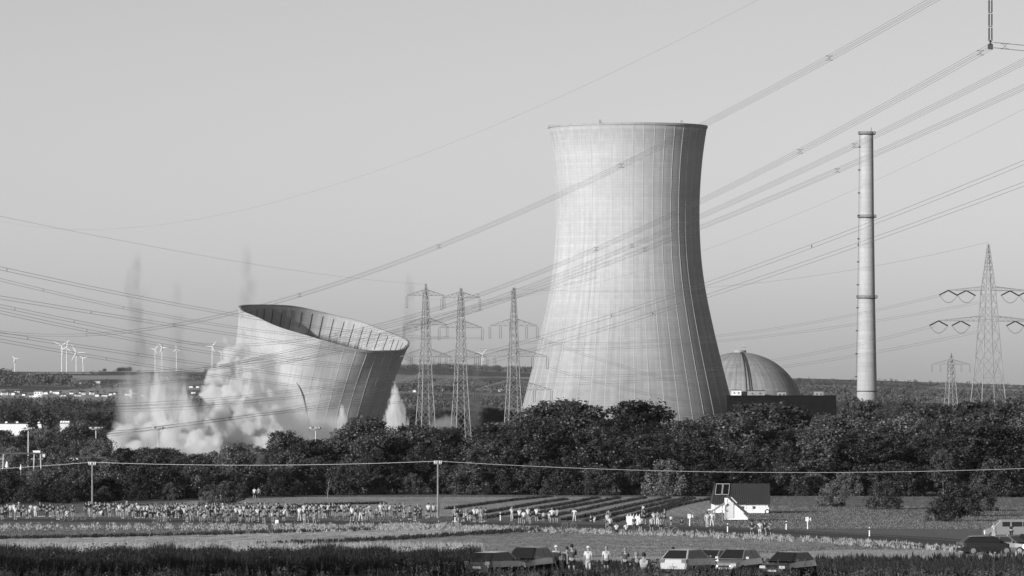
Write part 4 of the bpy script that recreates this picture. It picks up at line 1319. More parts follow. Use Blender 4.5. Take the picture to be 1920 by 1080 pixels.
# wind turbines on the far crest
M_turb = grey('turbine_white', .58, .5)
for px, pyh, bl, rot, lab in ((28, 673, 0, .2, 'small half-hidden turbine at the far left of the skyline'), (116, 648, 19, .6, 'tallest turbine, left one of the close pair'), (125, 652, 15, 1.35, 'turbine close behind the tallest one'), (143, 661, 20, .0, 'turbine with a level blade right of the close pair'), (156, 672, 0, .4, 'short turbine right of the level-bladed one'),
                              (291, 655, 11, .9, 'faint turbine left of the pair behind the dust'), (304, 652, 12, .1, 'faint turbine behind the second plume'), (331, 655, 9, 1.7, 'faint turbine right of the second plume'), (398, 650, 14, .95, 'turbine standing alone left of the leaning tower'), (416, 663, 0, .3, 'lower turbine beside the lone one'), (904, 663, 13, .75, 'turbine between the last centre pylon and the standing tower')):
    Y = 11500.0
    p = at(px, pyh, Y); base = ground(p.x, Y)
    o = empty('wind_turbine', (p.x, Y, base)); tag(o, lab, 'wind turbine', 'wind turbines on the far crest')
    hz_ = p.z - base
    MB().tube([(0, 0, -2), (0, 0, hz_)], 1.6, 10, .9).build('tower', M_turb, o)
    MB().box((0, 1.5, hz_), (3, 7, 3)).build('nacelle', M_turb, o)
    bl = bl or 9
    hub = MB().lathe([(1.2, -1), (1.4, 0), (.5, 1.4)], 8).build('hub', M_turb, o, loc=(0, -2.6, hz_), rot=(R(90), 0, 0))
    for k in range(3):
        a = rot + k * 2.0944; l = bl * 1.15
        d = Vector((math.cos(a), 0, math.sin(a))); u = Vector((-math.sin(a), 0, math.cos(a)))
        c = Vector((0, -2.8, hz_))
        pts = []
        for t, wv in ((0, .7), (.2, 1.25), (.6, .8), (1, .25)):
            for s, yy in ((-1, 0), (0, -.35), (1, 0), (0, .35)): pts.append(c + d * l * t + u * wv * s + Vector((0, yy, 0)))
        fs = [(i * 4 + q, i * 4 + (q + 1) % 4, i * 4 + 4 + (q + 1) % 4, i * 4 + 4 + q) for i in range(3) for q in range(4)] + [(3, 2, 1, 0), (12, 13, 14, 15)]
        MB().poly(pts, fs).build('blade', M_turb, o)

# ---------------------------------------------------------------- the hut group beside the road
hY = gpt(1400, 962).y - 0.2
K = F / hY
def hx(px): return xw(px, hY)
def hzz(py): return zpx(py, hY)
gz = ground(hx(1390), hY)
barn = empty('barn', (hx(1390), hY, gz)); tag(barn, 'long low white barn with dark ribbed metal roof and solar panels', 'barn')
bx0, bx1 = hx(1334) - hx(1390), hx(1444) - hx(1390)
e0 = hzz(944) - gz; rz_ = hzz(915) - gz + .55; wall_x0, wall_x1 = hx(1336) - hx(1390), hx(1440) - hx(1390)
k_ = 1.0
MB().box(((wall_x0 + wall_x1) / 2 * k_, 2.6, e0 / 2), ((wall_x1 - wall_x0) * k_, 5.0, e0)).build('wall', M_white, barn)
M_mroof = grey('metal_roof', .055, .5, .2, .5, metallic=.1)
rf = MB()
RW = (bx1 - bx0) * k_; xc = (bx0 + bx1) / 2 * k_
roof_o = rf.poly([(xc - RW / 2, -.5, e0 - .05), (xc + RW / 2, -.5, e0 - .05), (xc + RW / 2 + .1, 2.6, rz_), (xc - RW / 2 + .5, 2.6, rz_), (xc + RW / 2, 5.6, e0 - .05), (xc - RW / 2, 5.6, e0 - .05)],
        [(0, 1, 2, 3), (3, 2, 4, 5), (0, 5, 4, 1), (1, 4, 2), (0, 3, 5)]).build('roof', M_mroof, barn)
def rpt(u, v, lift):  # point on the front roof slope
    a = Vector((xc - RW / 2, -.5, e0 - .05)).lerp(Vector((xc + RW / 2, -.5, e0 - .05)), u)
    b_ = Vector((xc - RW / 2 + .5, 2.6, rz_)).lerp(Vector((xc + RW / 2 + .1, 2.6, rz_)), u)
    return a.lerp(b_, v) + Vector((0, -.66, .75)).normalized() * lift
rib_me = None
for i in range(30):
    u = (i + .5) / 30
    MB().bar(rpt(u, 0, .04), rpt(u, 1, .04), .06).build('roof_rib', grey('metal_roof_rib', .05, .5), roof_o)
for j, (u0, u1) in enumerate(((.04, .15), (.165, .275))):
    q = [rpt(u0, .42, .14), rpt(u1, .42, .14), rpt(u1, .94, .14), rpt(u0, .94, .14)]
    m_ = MB(); n0 = Vector((0, .66, -.75)).normalized() * .05
    m_.poly(q + [x + n0 for x in q], [(0, 1, 2, 3), (7, 6, 5, 4), (0, 4, 5, 1), (1, 5, 6, 2), (2, 6, 7, 3), (3, 7, 4, 0)])
    sp = m_.build('solar_panel', grey('solar_glass', .008, .2, spec=.6), roof_o)
    fm = MB()
    for i in range(4): fm.bar(q[i] + n0 * -.6, q[(i + 1) % 4] + n0 * -.6, .07)
    fm.build('panel_frame', M_galv, sp)
for px0, px1 in ((1389, 1395), (1411, 1416)):
    MB().box(((hx(px0) + hx(px1)) / 2 * k_ - hx(1390) * k_, .08, e0 - .55), ((px1 - px0) / K, .1, .35)).build('wall_vent', M_dark, barn)
for i in range(9):
    MB().box((wall_x0 * k_ + (i + .5) * (wall_x1 - wall_x0) * k_ / 9, .085, e0 * .5), (.04, .05, e0 * .96)).build('wall_batten', M_whitedull, barn)
# steep lean-to hut in front
hY = gpt(1380, 977).y + 3
hut = empty('lean_to_hut', (hx(1378), hY - 3, ground(hx(1378), hY - 3))); tag(hut, 'small white hut with one steep sloping roof, before the barn', 'hut')
y0 = 0.0
def hp_(px, py): return Vector((hx(px) - hx(1378), 0, zpx(py, hY - 3) - ground(hx(1378), hY - 3)))
pts = [hp_(1358, 934), hp_(1363, 934), hp_(1400, 971), hp_(1400, 974.5), hp_(1358, 974.5)]
m_ = MB(); n_ = len(pts); dep = Vector((0, 2.6, 0))
m_.poly(pts + [p + dep for p in pts], [tuple(range(n_)), tuple(range(2 * n_ - 1, n_ - 1, -1))] + [(i, i + n_, (i + 1) % n_ + n_, (i + 1) % n_) for i in range(n_)])
m_.build('wall', M_white, hut)
a, b_ = hp_(1361, 932.5), hp_(1399.5, 966); off = Vector((.12, 0, .18)).normalized() * .28
m_ = MB(); m_.poly([a + Vector((0, -.35, 0)), b_ + Vector((0, -.35, 0)), b_ + Vector((0, 2.9, 0)), a + Vector((0, 2.9, 0)), a + off + Vector((0, -.35, 0)), b_ + off + Vector((0, -.35, 0)), b_ + off + Vector((0, 2.9, 0)), a + off + Vector((0, 2.9, 0))],
        [(3, 2, 1, 0), (4, 5, 6, 7), (0, 1, 5, 4), (1, 2, 6, 5), (2, 3, 7, 6), (3, 0, 4, 7)])
ro = m_.build('roof', M_mroof, hut)
MB().bar(a + off + Vector((.35, -.4, -.2)), a.lerp(b_, .42) + off + Vector((0, -.4, .0)), .12).build('gutter', M_whitedull, ro)
MB().box(hp_(1368, 956) + Vector((0, -.05, 0)), (.75, .1, 2.0)).build('door', M_whitedull, hut)
MB().box(hp_(1361, 954) + Vector((0, -.06, 0)), (.12, .1, 2.4)).build('corner_post', M_white, hut)
MB().box(hp_(1394.5, 978) + Vector((0, .5, 0)), (.2, .2, .5)).build('foot', M_white, hut)
# timber frame leaning at the left of the hut
fr = empty('timber_frame', (hx(1345), hY - 3.6, ground(hx(1345), hY - 3.6))); tag(fr, 'slanting timber frame leaning against the left of the small hut', 'timber frame')
def fp(px, py, y=0): return Vector((hx(px) - hx(1345), y, zpx(py, hY - 3.6) - ground(hx(1345), hY - 3.6)))
MB().bar(fp(1319, 967), fp(1357, 943), .2).build('beam', M_wood, fr)
MB().bar(fp(1325, 956), fp(1350, 953), .16).build('rail', M_white, fr)
MB().bar(fp(1342, 950), fp(1356, 956), .14).build('brace', M_white, fr)
for px in (1319, 1338, 1352): MB().bar(fp(px, 977), fp(px, 966 - (px - 1319) * .6), .12).build('post', M_wood, fr)
# small trailer at the right end of the barn
hY = gpt(1430, 963).y
tr = empty('trailer', (hx(1430), hY + 1, ground(hx(1430), hY + 1))); tag(tr, 'small white trailer with a spare wheel at the right end of the barn', 'trailer')
def tp_(px, py, y=0): return Vector((hx(px) - hx(1430), y, zpx(py, hY) - ground(hx(1430), hY + 1)))
MB().bar(tp_(1412, 960), tp_(1436, 954), .1).build('drawbar', M_white, tr)
MB().bar(tp_(1412, 961), tp_(1438, 961), .1).build('chassis', M_white, tr)
MB().box(tp_(1438, 955), (.6, .8, .5)).build('box', M_white, tr)
MB().lathe([(.12, -.1), (.32, -.1), (.34, 0), (.32, .1), (.12, .1)], 16).build('wheel', M_black, tr, loc=tp_(1439, 959.5, -.5), rot=(R(90), 0, 0))
MB().lathe([(.02, -.12), (.2, -.12), (.2, -.08)], 12).build('rim', M_white, tr, loc=tp_(1439, 959.5, -.5), rot=(R(-90), 0, 0))
# white stall on the road edge
p = gpt(1188, 984)
st = empty('stall_table', p); tag(st, 'white cloth-covered stall table on the road edge', 'table')
MB().box((0, 0, .5), (1.75, .8, 1.0)).build('cloth', M_white, st)
MB().box((0, 0, 1.03), (1.85, .9, .06)).build('top', M_white, st)
for k in range(5):
    MB().lathe([(.05, 0), (.05, .16), (.02, .2), (.02, .26)], 8, c=(-.7 + k * .35, 0, 1.06)).build('bottle', M_white if k % 2 else M_whitedull, st)
q = empty('pennant_pole', p + Vector((1.0, .3, 0))); tag(q, 'thin pole with a small pale pennant beside the stall table', 'flag pole')
MB().bar((0, 0, 0), (0, 0, 2.3), .05).build('pole', M_galv, q)
MB().poly([(0, 0, 2.3), (.35, .03, 2.1), (.05, 0, 1.85), (0, .02, 2.3), (.35, .05, 2.1), (.05, .02, 1.85)], [(0, 2, 1), (3, 4, 5), (0, 1, 4, 3), (1, 2, 5, 4), (2, 0, 3, 5)]).build('pennant', M_whitedull, q)
# road delineator posts and chevron signs
M_blk = grey('black_band', .015, .6)
for px, py, lab in ((853, 980, 'roadside marker post right of the middle wooden pole'), (938, 976, 'roadside marker post between two groups of spectators'), (1364, 998, 'roadside marker post in front of the small hut'), (1474, 993, 'roadside marker post right of the barn'), (1630, 1006, 'roadside marker post far along the road to the right')):
    p = gpt(px, py); o = empty('marker_post', p); tag(o, lab, 'marker post', 'roadside marker posts')
    MB().box((0, 0, .5), (.12, .1, 1.0)).build('post', M_white, o)
    MB().box((0, 0, .78), (.125, .105, .2)).build('band', M_blk, o)
for px, py, lab in ((1293, 986, 'white chevron sign by the road left of the small hut'), (1514, 992, 'white chevron sign by the road right of the barn')):
    p = gpt(px, py); o = empty('chevron_sign', p); tag(o, lab, 'road sign', 'chevron signs')
    MB().bar((0, 0, 0), (0, 0, .9), .1).build('post', M_white, o)
    MB().box((-.05, 0, 1.15), (.36, .04, .5)).build('plate', M_white, o)
    MB().poly([(.18, -.03, 1.15), (.42, -.03, .9), (.42, -.03, 1.4), (.18, 0, 1.15), (.42, 0, .9), (.42, 0, 1.4)], [(0, 1, 2), (5, 4, 3), (0, 3, 4, 1), (1, 4, 5, 2), (2, 5, 3, 0)]).build('chevron', M_whitedull, o)
    MB().poly([(-.12, -.03, 1.32), (-.02, -.03, 1.32), (-.07, -.03, 1.1), (-.12, -.02, 1.32), (-.02, -.02, 1.32), (-.07, -.02, 1.1)], [(0, 2, 1), (3, 4, 5), (0, 1, 4, 3), (1, 2, 5, 4), (2, 0, 3, 5)]).build('arrow', M_blk, o)
# leafless sapling at the wood edge
p = gpt(614, 938); o = empty('sapling', p); tag(o, 'bare pale sapling at the wood edge behind the crowd', 'tree')
MB().tube([(0, 0, -.2), (.05, 0, 1.2), (.2, 0, 2.8)], .06, 5, .02).build('trunk', M_bark_pale, o)
m_ = MB()
for k in range(9): m_.bar((.06 + .01 * k, 0, .8 + k * .22), (.06 + random.uniform(-.7, .7), random.uniform(-.5, .5), 1.4 + k * .26), .03, .01)
m_.build('branches', M_bark_pale, o)
# ---------------------------------------------------------------- people
def skin_mesh(name, verts, edges, radii, root=0, sub=1):
    me = bpy.data.meshes.new(name); me.from_pydata(verts, edges, []); me.update()
    o = bpy.data.objects.new(name, me); COL.objects.link(o)
    md = o.modifiers.new('skin', 'SKIN'); md.use_smooth_shade = True
    lay = me.skin_vertices[0].data
    for i, r in enumerate(radii):
        rr = r if isinstance(r, tuple) else (r, r)
        lay[i].radius = rr
        lay[i].use_root = (i == root)
    s = o.modifiers.new('sub', 'SUBSURF'); s.levels = sub; s.render_levels = sub
    dg = bpy.context.evaluated_depsgraph_get()
    out = bpy.data.meshes.new_from_object(o.evaluated_get(dg)); out.name = name
    bpy.data.objects.remove(o); bpy.data.meshes.remove(me)
    out.polygons.foreach_set('use_smooth', [True] * len(out.polygons))
    out.materials.clear(); out.materials.append(None)
    return out

def hand(V, E, Rr, wi, d, up):
    """five short fingers growing out of the hand vertex wi along d"""
    p = Vector(V[wi]); d = Vector(d).normalized(); s = d.cross(Vector(up)).normalized(); n_ = s.cross(d)
    for k, (o, l) in enumerate(((-.03, .075), (-.01, .09), (.012, .085), (.032, .065))):
        V.append(tuple(p + s * o + d * .05)); V.append(tuple(p + s * o * 1.2 + d * (.05 + l) - n_ * .02))
        Rr += [.011, .008]; i = len(V) - 2; E += [(wi, i), (i, i + 1)]
    V.append(tuple(p + s * -.05 + d * .02)); Rr.append(.011); E.append((wi, len(V) - 1))

POSES = {}
def make_pose(key, hipz, torso, shoulders, elbows, wrists, knees, ankles, toes, head, fingers=False):
    """joints in metres; the figure looks towards +Y"""
    V = [(0, 0, hipz)] + torso + [head[0], head[1]]
    # 0 pelvis, 1 waist, 2 chest, 3 neck, 4 head low, 5 head high
    E = [(0, 1), (1, 2), (2, 3), (3, 4), (4, 5)]
    Rr = [(.16, .12), (.145, .105), (.17, .115), (.06, .06), (.085, .095), (.078, .09)]
    for s in (0, 1):
        b = len(V)
        V += [shoulders[s], elbows[s], wrists[s][0], wrists[s][1]]; Rr += [.062, .047, .036, .034]
        E += [(2, b), (b, b + 1), (b + 1, b + 2), (b + 2, b + 3)]
        if fingers:
            d = Vector(wrists[s][1]) - Vector(wrists[s][0])
            hand(V, E, Rr, b + 3, d, (0, 1, .1) if abs(d.normalized().y) < .8 else (0, 0, 1))
        b = len(V)
        hx_ = -.09 if s == 0 else .09
        V += [(hx_, 0, hipz - .06), knees[s], ankles[s], toes[s]]; Rr += [.092, .062, .042, .038]
        E += [(0, b), (b, b + 1), (b + 1, b + 2), (b + 2, b + 3)]
    body = skin_mesh('person', V, E, Rr)
    # shirt: trunk and upper arms, a little wider
    c = torso[1]
    SV = [(0, 0, hipz + .02), torso[0], c, (c[0], c[1], c[2] + .13)]; SE = [(0, 1), (1, 2), (2, 3)]; SR = [(.178, .138), (.168, .128), (.19, .135), (.085, .08)]
    for s in (0, 1):
        b = len(SV); e = Vector(shoulders[s]).lerp(Vector(elbows[s]), .75)
        SV += [shoulders[s], tuple(e)]; SR += [.08, .068]; SE += [(2, b), (b, b + 1)]
    shirt = skin_mesh('shirt', SV, SE, SR)
    def legs(frac, r0, r1, nm):
        LV = [(0, 0, hipz + .05)]; LE = []; LR = [(.172, .135)]
        for s in (0, 1):
            hx_ = -.09 if s == 0 else .09
            b = len(LV)
            if frac <= 1:
                k = Vector((hx_, 0, hipz - .06)).lerp(Vector(knees[s]), frac)
                LV += [(hx_, 0, hipz - .06), tuple(k)]; LR += [r0, r1]; LE += [(0, b), (b, b + 1)]
            else:
                a = Vector(knees[s]).lerp(Vector(ankles[s]), .92)
                LV += [(hx_, 0, hipz - .06), knees[s], tuple(a)]; LR += [r0, r1, r1 * .85]; LE += [(0, b), (b, b + 1), (b + 1, b + 2)]
        return skin_mesh(nm, LV, LE, LR)
    shorts = legs(.85, .108, .092, 'shorts'); trousers = legs(2, .106, .077, 'trousers')
    hv = Vector(head[0]).lerp(Vector(head[1]), .62) + Vector((0, -.018, .02))
    hm = MB().lathe([(.03, -.11), (.088, -.07), (.103, 0), (.096, .06), (.06, .105), (.01, .125)], 12, c=hv).mesh('hair'); hm.materials.append(None)
    hm.polygons.foreach_set('use_smooth', [True] * len(hm.polygons))
    hat = MB().lathe([(.17, -.0), (.175, .015), (.11, .02), (.105, .09), (.05, .12), (.01, .125)], 14, c=hv + Vector((0, .02, .02))).mesh('hat'); hat.materials.append(None)
    shoes = MB()
    for s in (0, 1):
        a = Vector(ankles[s]); t = Vector(toes[s]); m_ = (a + t) / 2
        d = t - a; d.z = 0
        shoes.box((m_.x, m_.y, min(a.z, t.z) - .015), (.1, .25, .09), math.atan2(-d.x, d.y))
    sm = shoes.mesh('shoes'); sm.materials.append(None)
    # face: nose, eyes, ears as one small mesh (it looks away from the camera)
    face = MB(); hc = Vector(head[0]).lerp(Vector(head[1]), .4)
    face.poly([hc + Vector((-.015, .09, .02)), hc + Vector((.015, .09, .02)), hc + Vector((0, .125, -.02)), hc + Vector((0, .09, -.035))], [(0, 1, 2), (0, 2, 3), (1, 3, 2)])
    for s in (-1, 1): face.box(hc + Vector((s * .092, -.005, 0)), (.02, .04, .06)); face.box(hc + Vector((s * .034, .092, .022)), (.02, .012, .01))
    face.box(hc + Vector((0, .092, -.055)), (.045, .01, .01))
    fm = face.mesh('face'); fm.materials.append(None)
    POSES[key] = dict(body=body, shirt=shirt, shorts=shorts, trousers=trousers, hair=hm, hat=hat, shoes=sm, face=fm)
TOR = [(0, .01, 1.12), (0, -.01, 1.33), (0, 0, 1.50)]
HD = [(0, .015, 1.58), (0, .02, 1.70)]
SH = [(-.19, 0, 1.42), (.19, 0, 1.42)]
KN = [(-.1, .02, .50), (.1, .02, .50)]; AN = [(-.11, -.02, .08), (.11, -.02, .08)]; TO = [(-.13, .12, .05), (.13, .12, .05)]
KW = [(-.14, .02, .50), (.13, .04, .50)]; AW = [(-.2, -.02, .08), (.17, .03, .08)]; TW = [(-.24, .12, .05), (.2, .17, .05)]
make_pose('stand', .94, TOR, SH, [(-.24, -.03, 1.13), (.24, -.03, 1.13)], [((-.25, .05, .88), (-.25, .08, .78)), ((.25, .05, .88), (.25, .08, .78))], KN, AN, TO, HD, True)
make_pose('film', .94, TOR, SH, [(-.27, .16, 1.24), (.27, .16, 1.24)], [((-.1, .3, 1.48), (-.06, .33, 1.56)), ((.1, .3, 1.48), (.06, .33, 1.56))], KN, AN, TO, HD, True)
make_pose('hips', .94, TOR, SH, [(-.40, -.06, 1.17), (.40, -.06, 1.17)], [((-.2, .04, 1.02), (-.13, .08, 1.0)), ((.2, .04, 1.02), (.13, .08, 1.0))], KW, AW, TW, HD, True)
make_pose('wide', .93, TOR, SH, [(-.25, -.02, 1.12), (.27, .12, 1.18)], [((-.24, .08, .88), (-.24, .1, .79)), ((.1, .3, 1.25), (.05, .33, 1.3))], KW, AW, TW, HD, True)
make_pose('shade', .94, TOR, SH, [(-.24, -.03, 1.13), (.36, .1, 1.48)], [((-.25, .05, .88), (-.25, .08, .78)), ((.14, .16, 1.68), (.06, .15, 1.7))], KN, AN, TO, HD, True)
make_pose('sit', .22, [(0, -.04, .4), (0, -.08, .6), (0, -.04, .77)], [(-.19, -.07, .69), (.19, -.07, .69)], [(-.27, .08, .46), (.27, .08, .46)], [((-.14, .3, .42), (-.1, .36, .42)), ((.14, .3, .42), (.1, .36, .42))],
          [(-.16, .36, .46), (.16, .36, .46)], [(-.13, .42, .08), (.13, .42, .08)], [(-.14, .56, .05), (.14, .56, .05)], [(0, -.02, .85), (0, 0, .97)], True)

TONE = {'w': grey('cloth_white', .55, .9, .1, 6), 'l': grey('cloth_pale', .42, .9, .12, 6), 'g': grey('cloth_grey', .2, .9, .15, 6), 'd': grey('cloth_dark', .025, .9, .2, 6), 'k': grey('cloth_charcoal', .07, .9, .2, 6)}
WORD = {'w': 'white', 'l': 'pale', 'g': 'grey', 'd': 'black', 'k': 'charcoal'}
M_skin = grey('skin', .27, .7, .08, 8)
M_hair = grey('dark_hair', .02, .7); M_hairl = grey('fair_hair', .2, .7)
M_shoe = grey('shoe', .1, .8)
people = []
def person(px, py, top, legs, legkind, pose, zone_name, scale=1.0, turn=0.0, hat=None, hair=None, at_pt=None):
    p = gpt(px, py) if at_pt is None else at_pt
    D = POSES[pose]
    o = bpy.data.objects.new('person', D['body']); COL.objects.link(o)
    o.location = p; o.rotation_euler = (0, 0, turn); o.scale = (scale,) * 3
    def slot(q, m_):
        q.material_slots[0].link = 'OBJECT'; q.material_slots[0].material = m_
    slot(o, M_skin)
    hair = hair or random.choice('dddl')
    for nm, m_ in (('shirt', TONE[top]), (legkind, TONE[legs]), ('hat' if hat else 'hair', TONE[hat] if hat else (M_hair if hair == 'd' else M_hairl)), ('shoes', M_shoe if random.random() < .6 else TONE['w']), ('face', M_skin)):
        c = bpy.data.objects.new(nm, D[nm]); COL.objects.link(c); c.parent = o
        slot(c, m_)
    o['category'] = 'person'
    people.append((px, o, zone_name, top, legs, legkind, pose, hat, scale))
    return o
random.seed(11)
def rp(): return random.choice(['stand', 'stand', 'film', 'film', 'hips', 'wide', 'shade'])
for x0, x1, n, ya, yb, zn in ((2, 62, 12, 969, 976, 'at the left edge of the crowd'), (62, 138, 11, 969, 977, 'between the left edge and the first wooden pole'), (158, 250, 18, 968, 979, 'around the foot of the first wooden pole'), (252, 335, 27, 971, 979, 'in the crowd right of the first wooden pole'),
                              (335, 425, 30, 970, 979, 'in the thick of the crowd below the dust clouds'), (425, 520, 31, 970, 980, 'in the crowd left of the bare sapling'), (520, 612, 26, 970, 980, 'in the crowd beside the bare sapling'), (612, 720, 25, 969, 977, 'in the thinning crowd right of the bare sapling'),
                              (722, 822, 14, 970, 978, 'in the group left of the middle wooden pole'), (848, 912, 10, 978, 981, 'in the group right of the middle wooden pole')):
    for i in range(n):
        px = x0 + (x1 - x0) * (i + random.uniform(.1, .9)) / n
        py = ya if random.random() < .55 else random.uniform(ya, yb)
        t = random.choices('wlgdk', (23, 9, 18, 31, 19))[0]; l = random.choices('wlgdk', (4, 8, 17, 42, 29))[0]
        small = random.random() < .08
        person(px, py, t, l, random.choice(('shorts', 'shorts', 'trousers')), rp() if random.random() > .06 else 'sit', zn, random.uniform(.93, 1.05) * (.68 if small else 1), random.uniform(-.5, .5), random.choice(('w', 'l')) if random.random() < .06 else None)
R1, R2, R3, R4, R5 = 'on the road below the last centre pylon', 'on the road left of the stall table', 'near the white stall table', 'in front of the small hut', 'on the road right of the small hut'
for px, py, t, l, lk, po, zn, s in ((571, 984, 'g', 'l', 'shorts', 'stand', 'before the crowd at the bare sapling', .85), (576, 984, 'k', 'g', 'shorts', 'hips', 'before the crowd at the bare sapling', 1), (590, 985, 'g', 'g', 'trousers', 'wide', 'before the crowd at the bare sapling', .9),
    (960, 977, 'w', 'l', 'trousers', 'film', R1, 1), (974, 980, 'w', 'd', 'shorts', 'film', R1, 1), (982, 983, 'w', 'k', 'shorts', 'stand', R1, .95), (990, 978, 'w', 'g', 'trousers', 'film', R1, 1), (994, 983, 'd', 'g', 'shorts', 'stand', R1, .85), (1006, 978, 'w', 'd', 'shorts', 'film', R1, 1.02),
    (1012, 976, 'd', 'd', 'trousers', 'wide', R1, .9), (1019, 978, 'l', 'd', 'shorts', 'stand', R1, .7), (1030, 978, 'w', 'l', 'shorts', 'stand', R1, .65), (1035, 980, 'w', 'd', 'shorts', 'hips', R1, 1.02), (1044, 980, 'l', 'd', 'shorts', 'film', R1, 1), (1077, 977, 'w', 'w', 'trousers', 'hips', R1, .9),
    (1108, 980, 'd', 'd', 'trousers', 'sit', R2, 1), (1114, 980, 'w', 'w', 'shorts', 'sit', R2, .9), (1139, 990, 'l', 'd', 'shorts', 'wide', R2, 1), (1141, 982, 'g', 'k', 'trousers', 'stand', R2, 1), (1144, 997, 'w', 'd', 'shorts', 'stand', R2, 1), (1156, 997, 'w', 'k', 'shorts', 'sit', R2, 1), (1174, 997, 'w', 'd', 'shorts', 'sit', R3, 1), (1189, 997, 'k', 'k', 'trousers', 'stand', R3, 1),
    (1201, 997, 'w', 'd', 'shorts', 'stand', R3, 1), (1208, 982, 'd', 'd', 'shorts', 'hips', R3, 1.02), (1222, 998, 'l', 'd', 'shorts', 'wide', R3, 1), (1226, 985, 'w', 'l', 'trousers', 'film', R3, .95), (1233, 985, 'g', 'w', 'trousers', 'stand', R3, 1), (1239, 998, 'g', 'd', 'shorts', 'stand', R3, .95), (1246, 983, 'k', 'k', 'shorts', 'hips', R3, 1.02), (1258, 984, 'w', 'd', 'shorts', 'stand', R3, .65), (1278, 986, 'd', 'd', 'trousers', 'sit', R3, .9),
    (1326, 988, 'l', 'l', 'trousers', 'stand', R4, .97), (1335, 988, 'w', 'w', 'trousers', 'hips', R4, 1.04), (1410, 1008, 'd', 'k', 'shorts', 'hips', R5, 1), (1425, 1008, 'w', 'w', 'shorts', 'stand', R5, 1), (1434, 1008, 'd', 'g', 'shorts', 'hips', R5, 1.02), (1443, 1008, 'l', 'k', 'shorts', 'wide', R5, .97),
    (404, 938, 'w', 'd', 'shorts', 'sit', 'at the wood edge left of the bare sapling', 1), (416, 937, 'w', 'l', 'shorts', 'sit', 'at the wood edge left of the bare sapling', 1), (477, 936, 'w', 'd', 'shorts', 'wide', 'at the wood edge left of the bare sapling', 1), (485, 935, 'g', 'd', 'trousers', 'stand', 'at the wood edge left of the bare sapling', 1),
    (1864, 1012, 'l', 'l', 'trousers', 'stand', 'beside the silver van', 1), (1896, 1011, 'd', 'd', 'trousers', 'stand', 'beside the silver van', 1)):
    person(px, py, t, l, lk, po, zn, s, random.uniform(-.35, .35))
N1, N2 = 'by the dark parked cars', 'sitting by the light parked cars'
for px, py, t, l, lk, po, zn, s, hat in ((1043, 1079, 'l', 'd', 'trousers', 'wide', N1, .98, 'w'), (1063, 1079, 'g', 'd', 'trousers', 'stand', N1, .95, None), (1072, 1080, 'k', 'd', 'shorts', 'wide', N1, 1.04, None), (1103, 1079, 'w', 'l', 'trousers', 'stand', N1, .96, 'w'), (1137, 1078, 'w', 'd', 'shorts', 'stand', N1, .95, None),
        (1172, 1078, 'k', 'd', 'trousers', 'wide', N2, .9, None), (1193, 1078, 'd', 'd', 'trousers', 'sit', N2, 1.3, None), (1207, 1078, 'l', 'd', 'trousers', 'sit', N2, 1.25, None), (1262, 1078, 'd', 'd', 'trousers', 'stand', N2, .93, None)):
    person(px, py, t, l, lk, po, zn, s, random.uniform(-.3, .3), hat)
# labels: same look within one place -> counted from the left there
ORD = ['', 'second ', 'third ', 'fourth ', 'fifth ', 'sixth ', 'seventh ', 'eighth ']
cnt = {}
tot = {}
def lookof(e):
    px, o, zn, top, legs, lk, pose, hat, s = e
    return ('small child' if s < .75 else 'person') + ' in %s top and %s %s' % (WORD[top], WORD[legs], lk) + (', seated' if pose == 'sit' else '')
for e in people: tot[(lookof(e), e[2])] = tot.get((lookof(e), e[2]), 0) + 1
for e in sorted(people, key=lambda q: q[0]):
    k = (lookof(e), e[2]); cnt[k] = cnt.get(k, 0) + 1
    lab = lookof(e)
    if tot[k] > 1: lab = ('leftmost ' if cnt[k] == 1 else ORD[cnt[k] - 1]) + lab
    e[1]['label'] = ' '.join((lab + ' ' + e[2]).split()[:16])
    e[1]['group'] = 'spectators ' + e[2]

# ---------------------------------------------------------------- bicycles
M_tyre = grey('tyre', .02, .8); M_frame = grey('bike_frame', .12, .4, metallic=.3); M_spoke = grey('rim_metal', .2, .4)
bike_parts = []
def ring(r, w, n=18):
    m_ = MB(); m_.tube([(r * math.cos(2 * math.pi * k / n), 0, r * math.sin(2 * math.pi * k / n)) for k in range(n + 1)], w, 5); return m_
wheel_me = ring(.33, .025).mesh('wheel'); wheel_me.materials.append(M_spoke)
sp_ = MB()
for k in range(8): sp_.bar((0, 0, 0), (.32 * math.cos(k * .785), 0, .32 * math.sin(k * .785)), .008)
spoke_me = sp_.mesh('spokes'); spoke_me.materials.append(M_spoke)
f_ = MB()
for a, b_ in (((-.5, 0, .33), (-.1, 0, .28)), ((-.1, 0, .28), (-.22, 0, .82)), ((-.22, 0, .82), (-.5, 0, .33)), ((-.1, 0, .28), (.38, 0, .75)), ((-.2, 0, .76), (.36, 0, .8)), ((.36, 0, .86), (.52, 0, .33))): f_.bar(a, b_, .035)
frame_me = f_.mesh('frame'); frame_me.materials.append(M_frame)
h_ = MB().bar((.36, 0, .86), (.33, 0, .98), .03); h_.bar((.33, -.28, .98), (.33, .28, .98), .03); hb_me = h_.mesh('handlebar'); hb_me.materials.append(M_frame)
s_me = MB().poly([(-.36, -.08, .9), (-.36, .08, .9), (-.08, .02, .9), (-.08, -.02, .9), (-.36, -.08, .94), (-.36, .08, .94), (-.08, .02, .93), (-.08, -.02, .93)], [(3, 2, 1, 0), (4, 5, 6, 7), (0, 1, 5, 4), (1, 2, 6, 5), (2, 3, 7, 6), (3, 0, 4, 7)]).mesh('saddle'); s_me.materials.append(M_tyre)
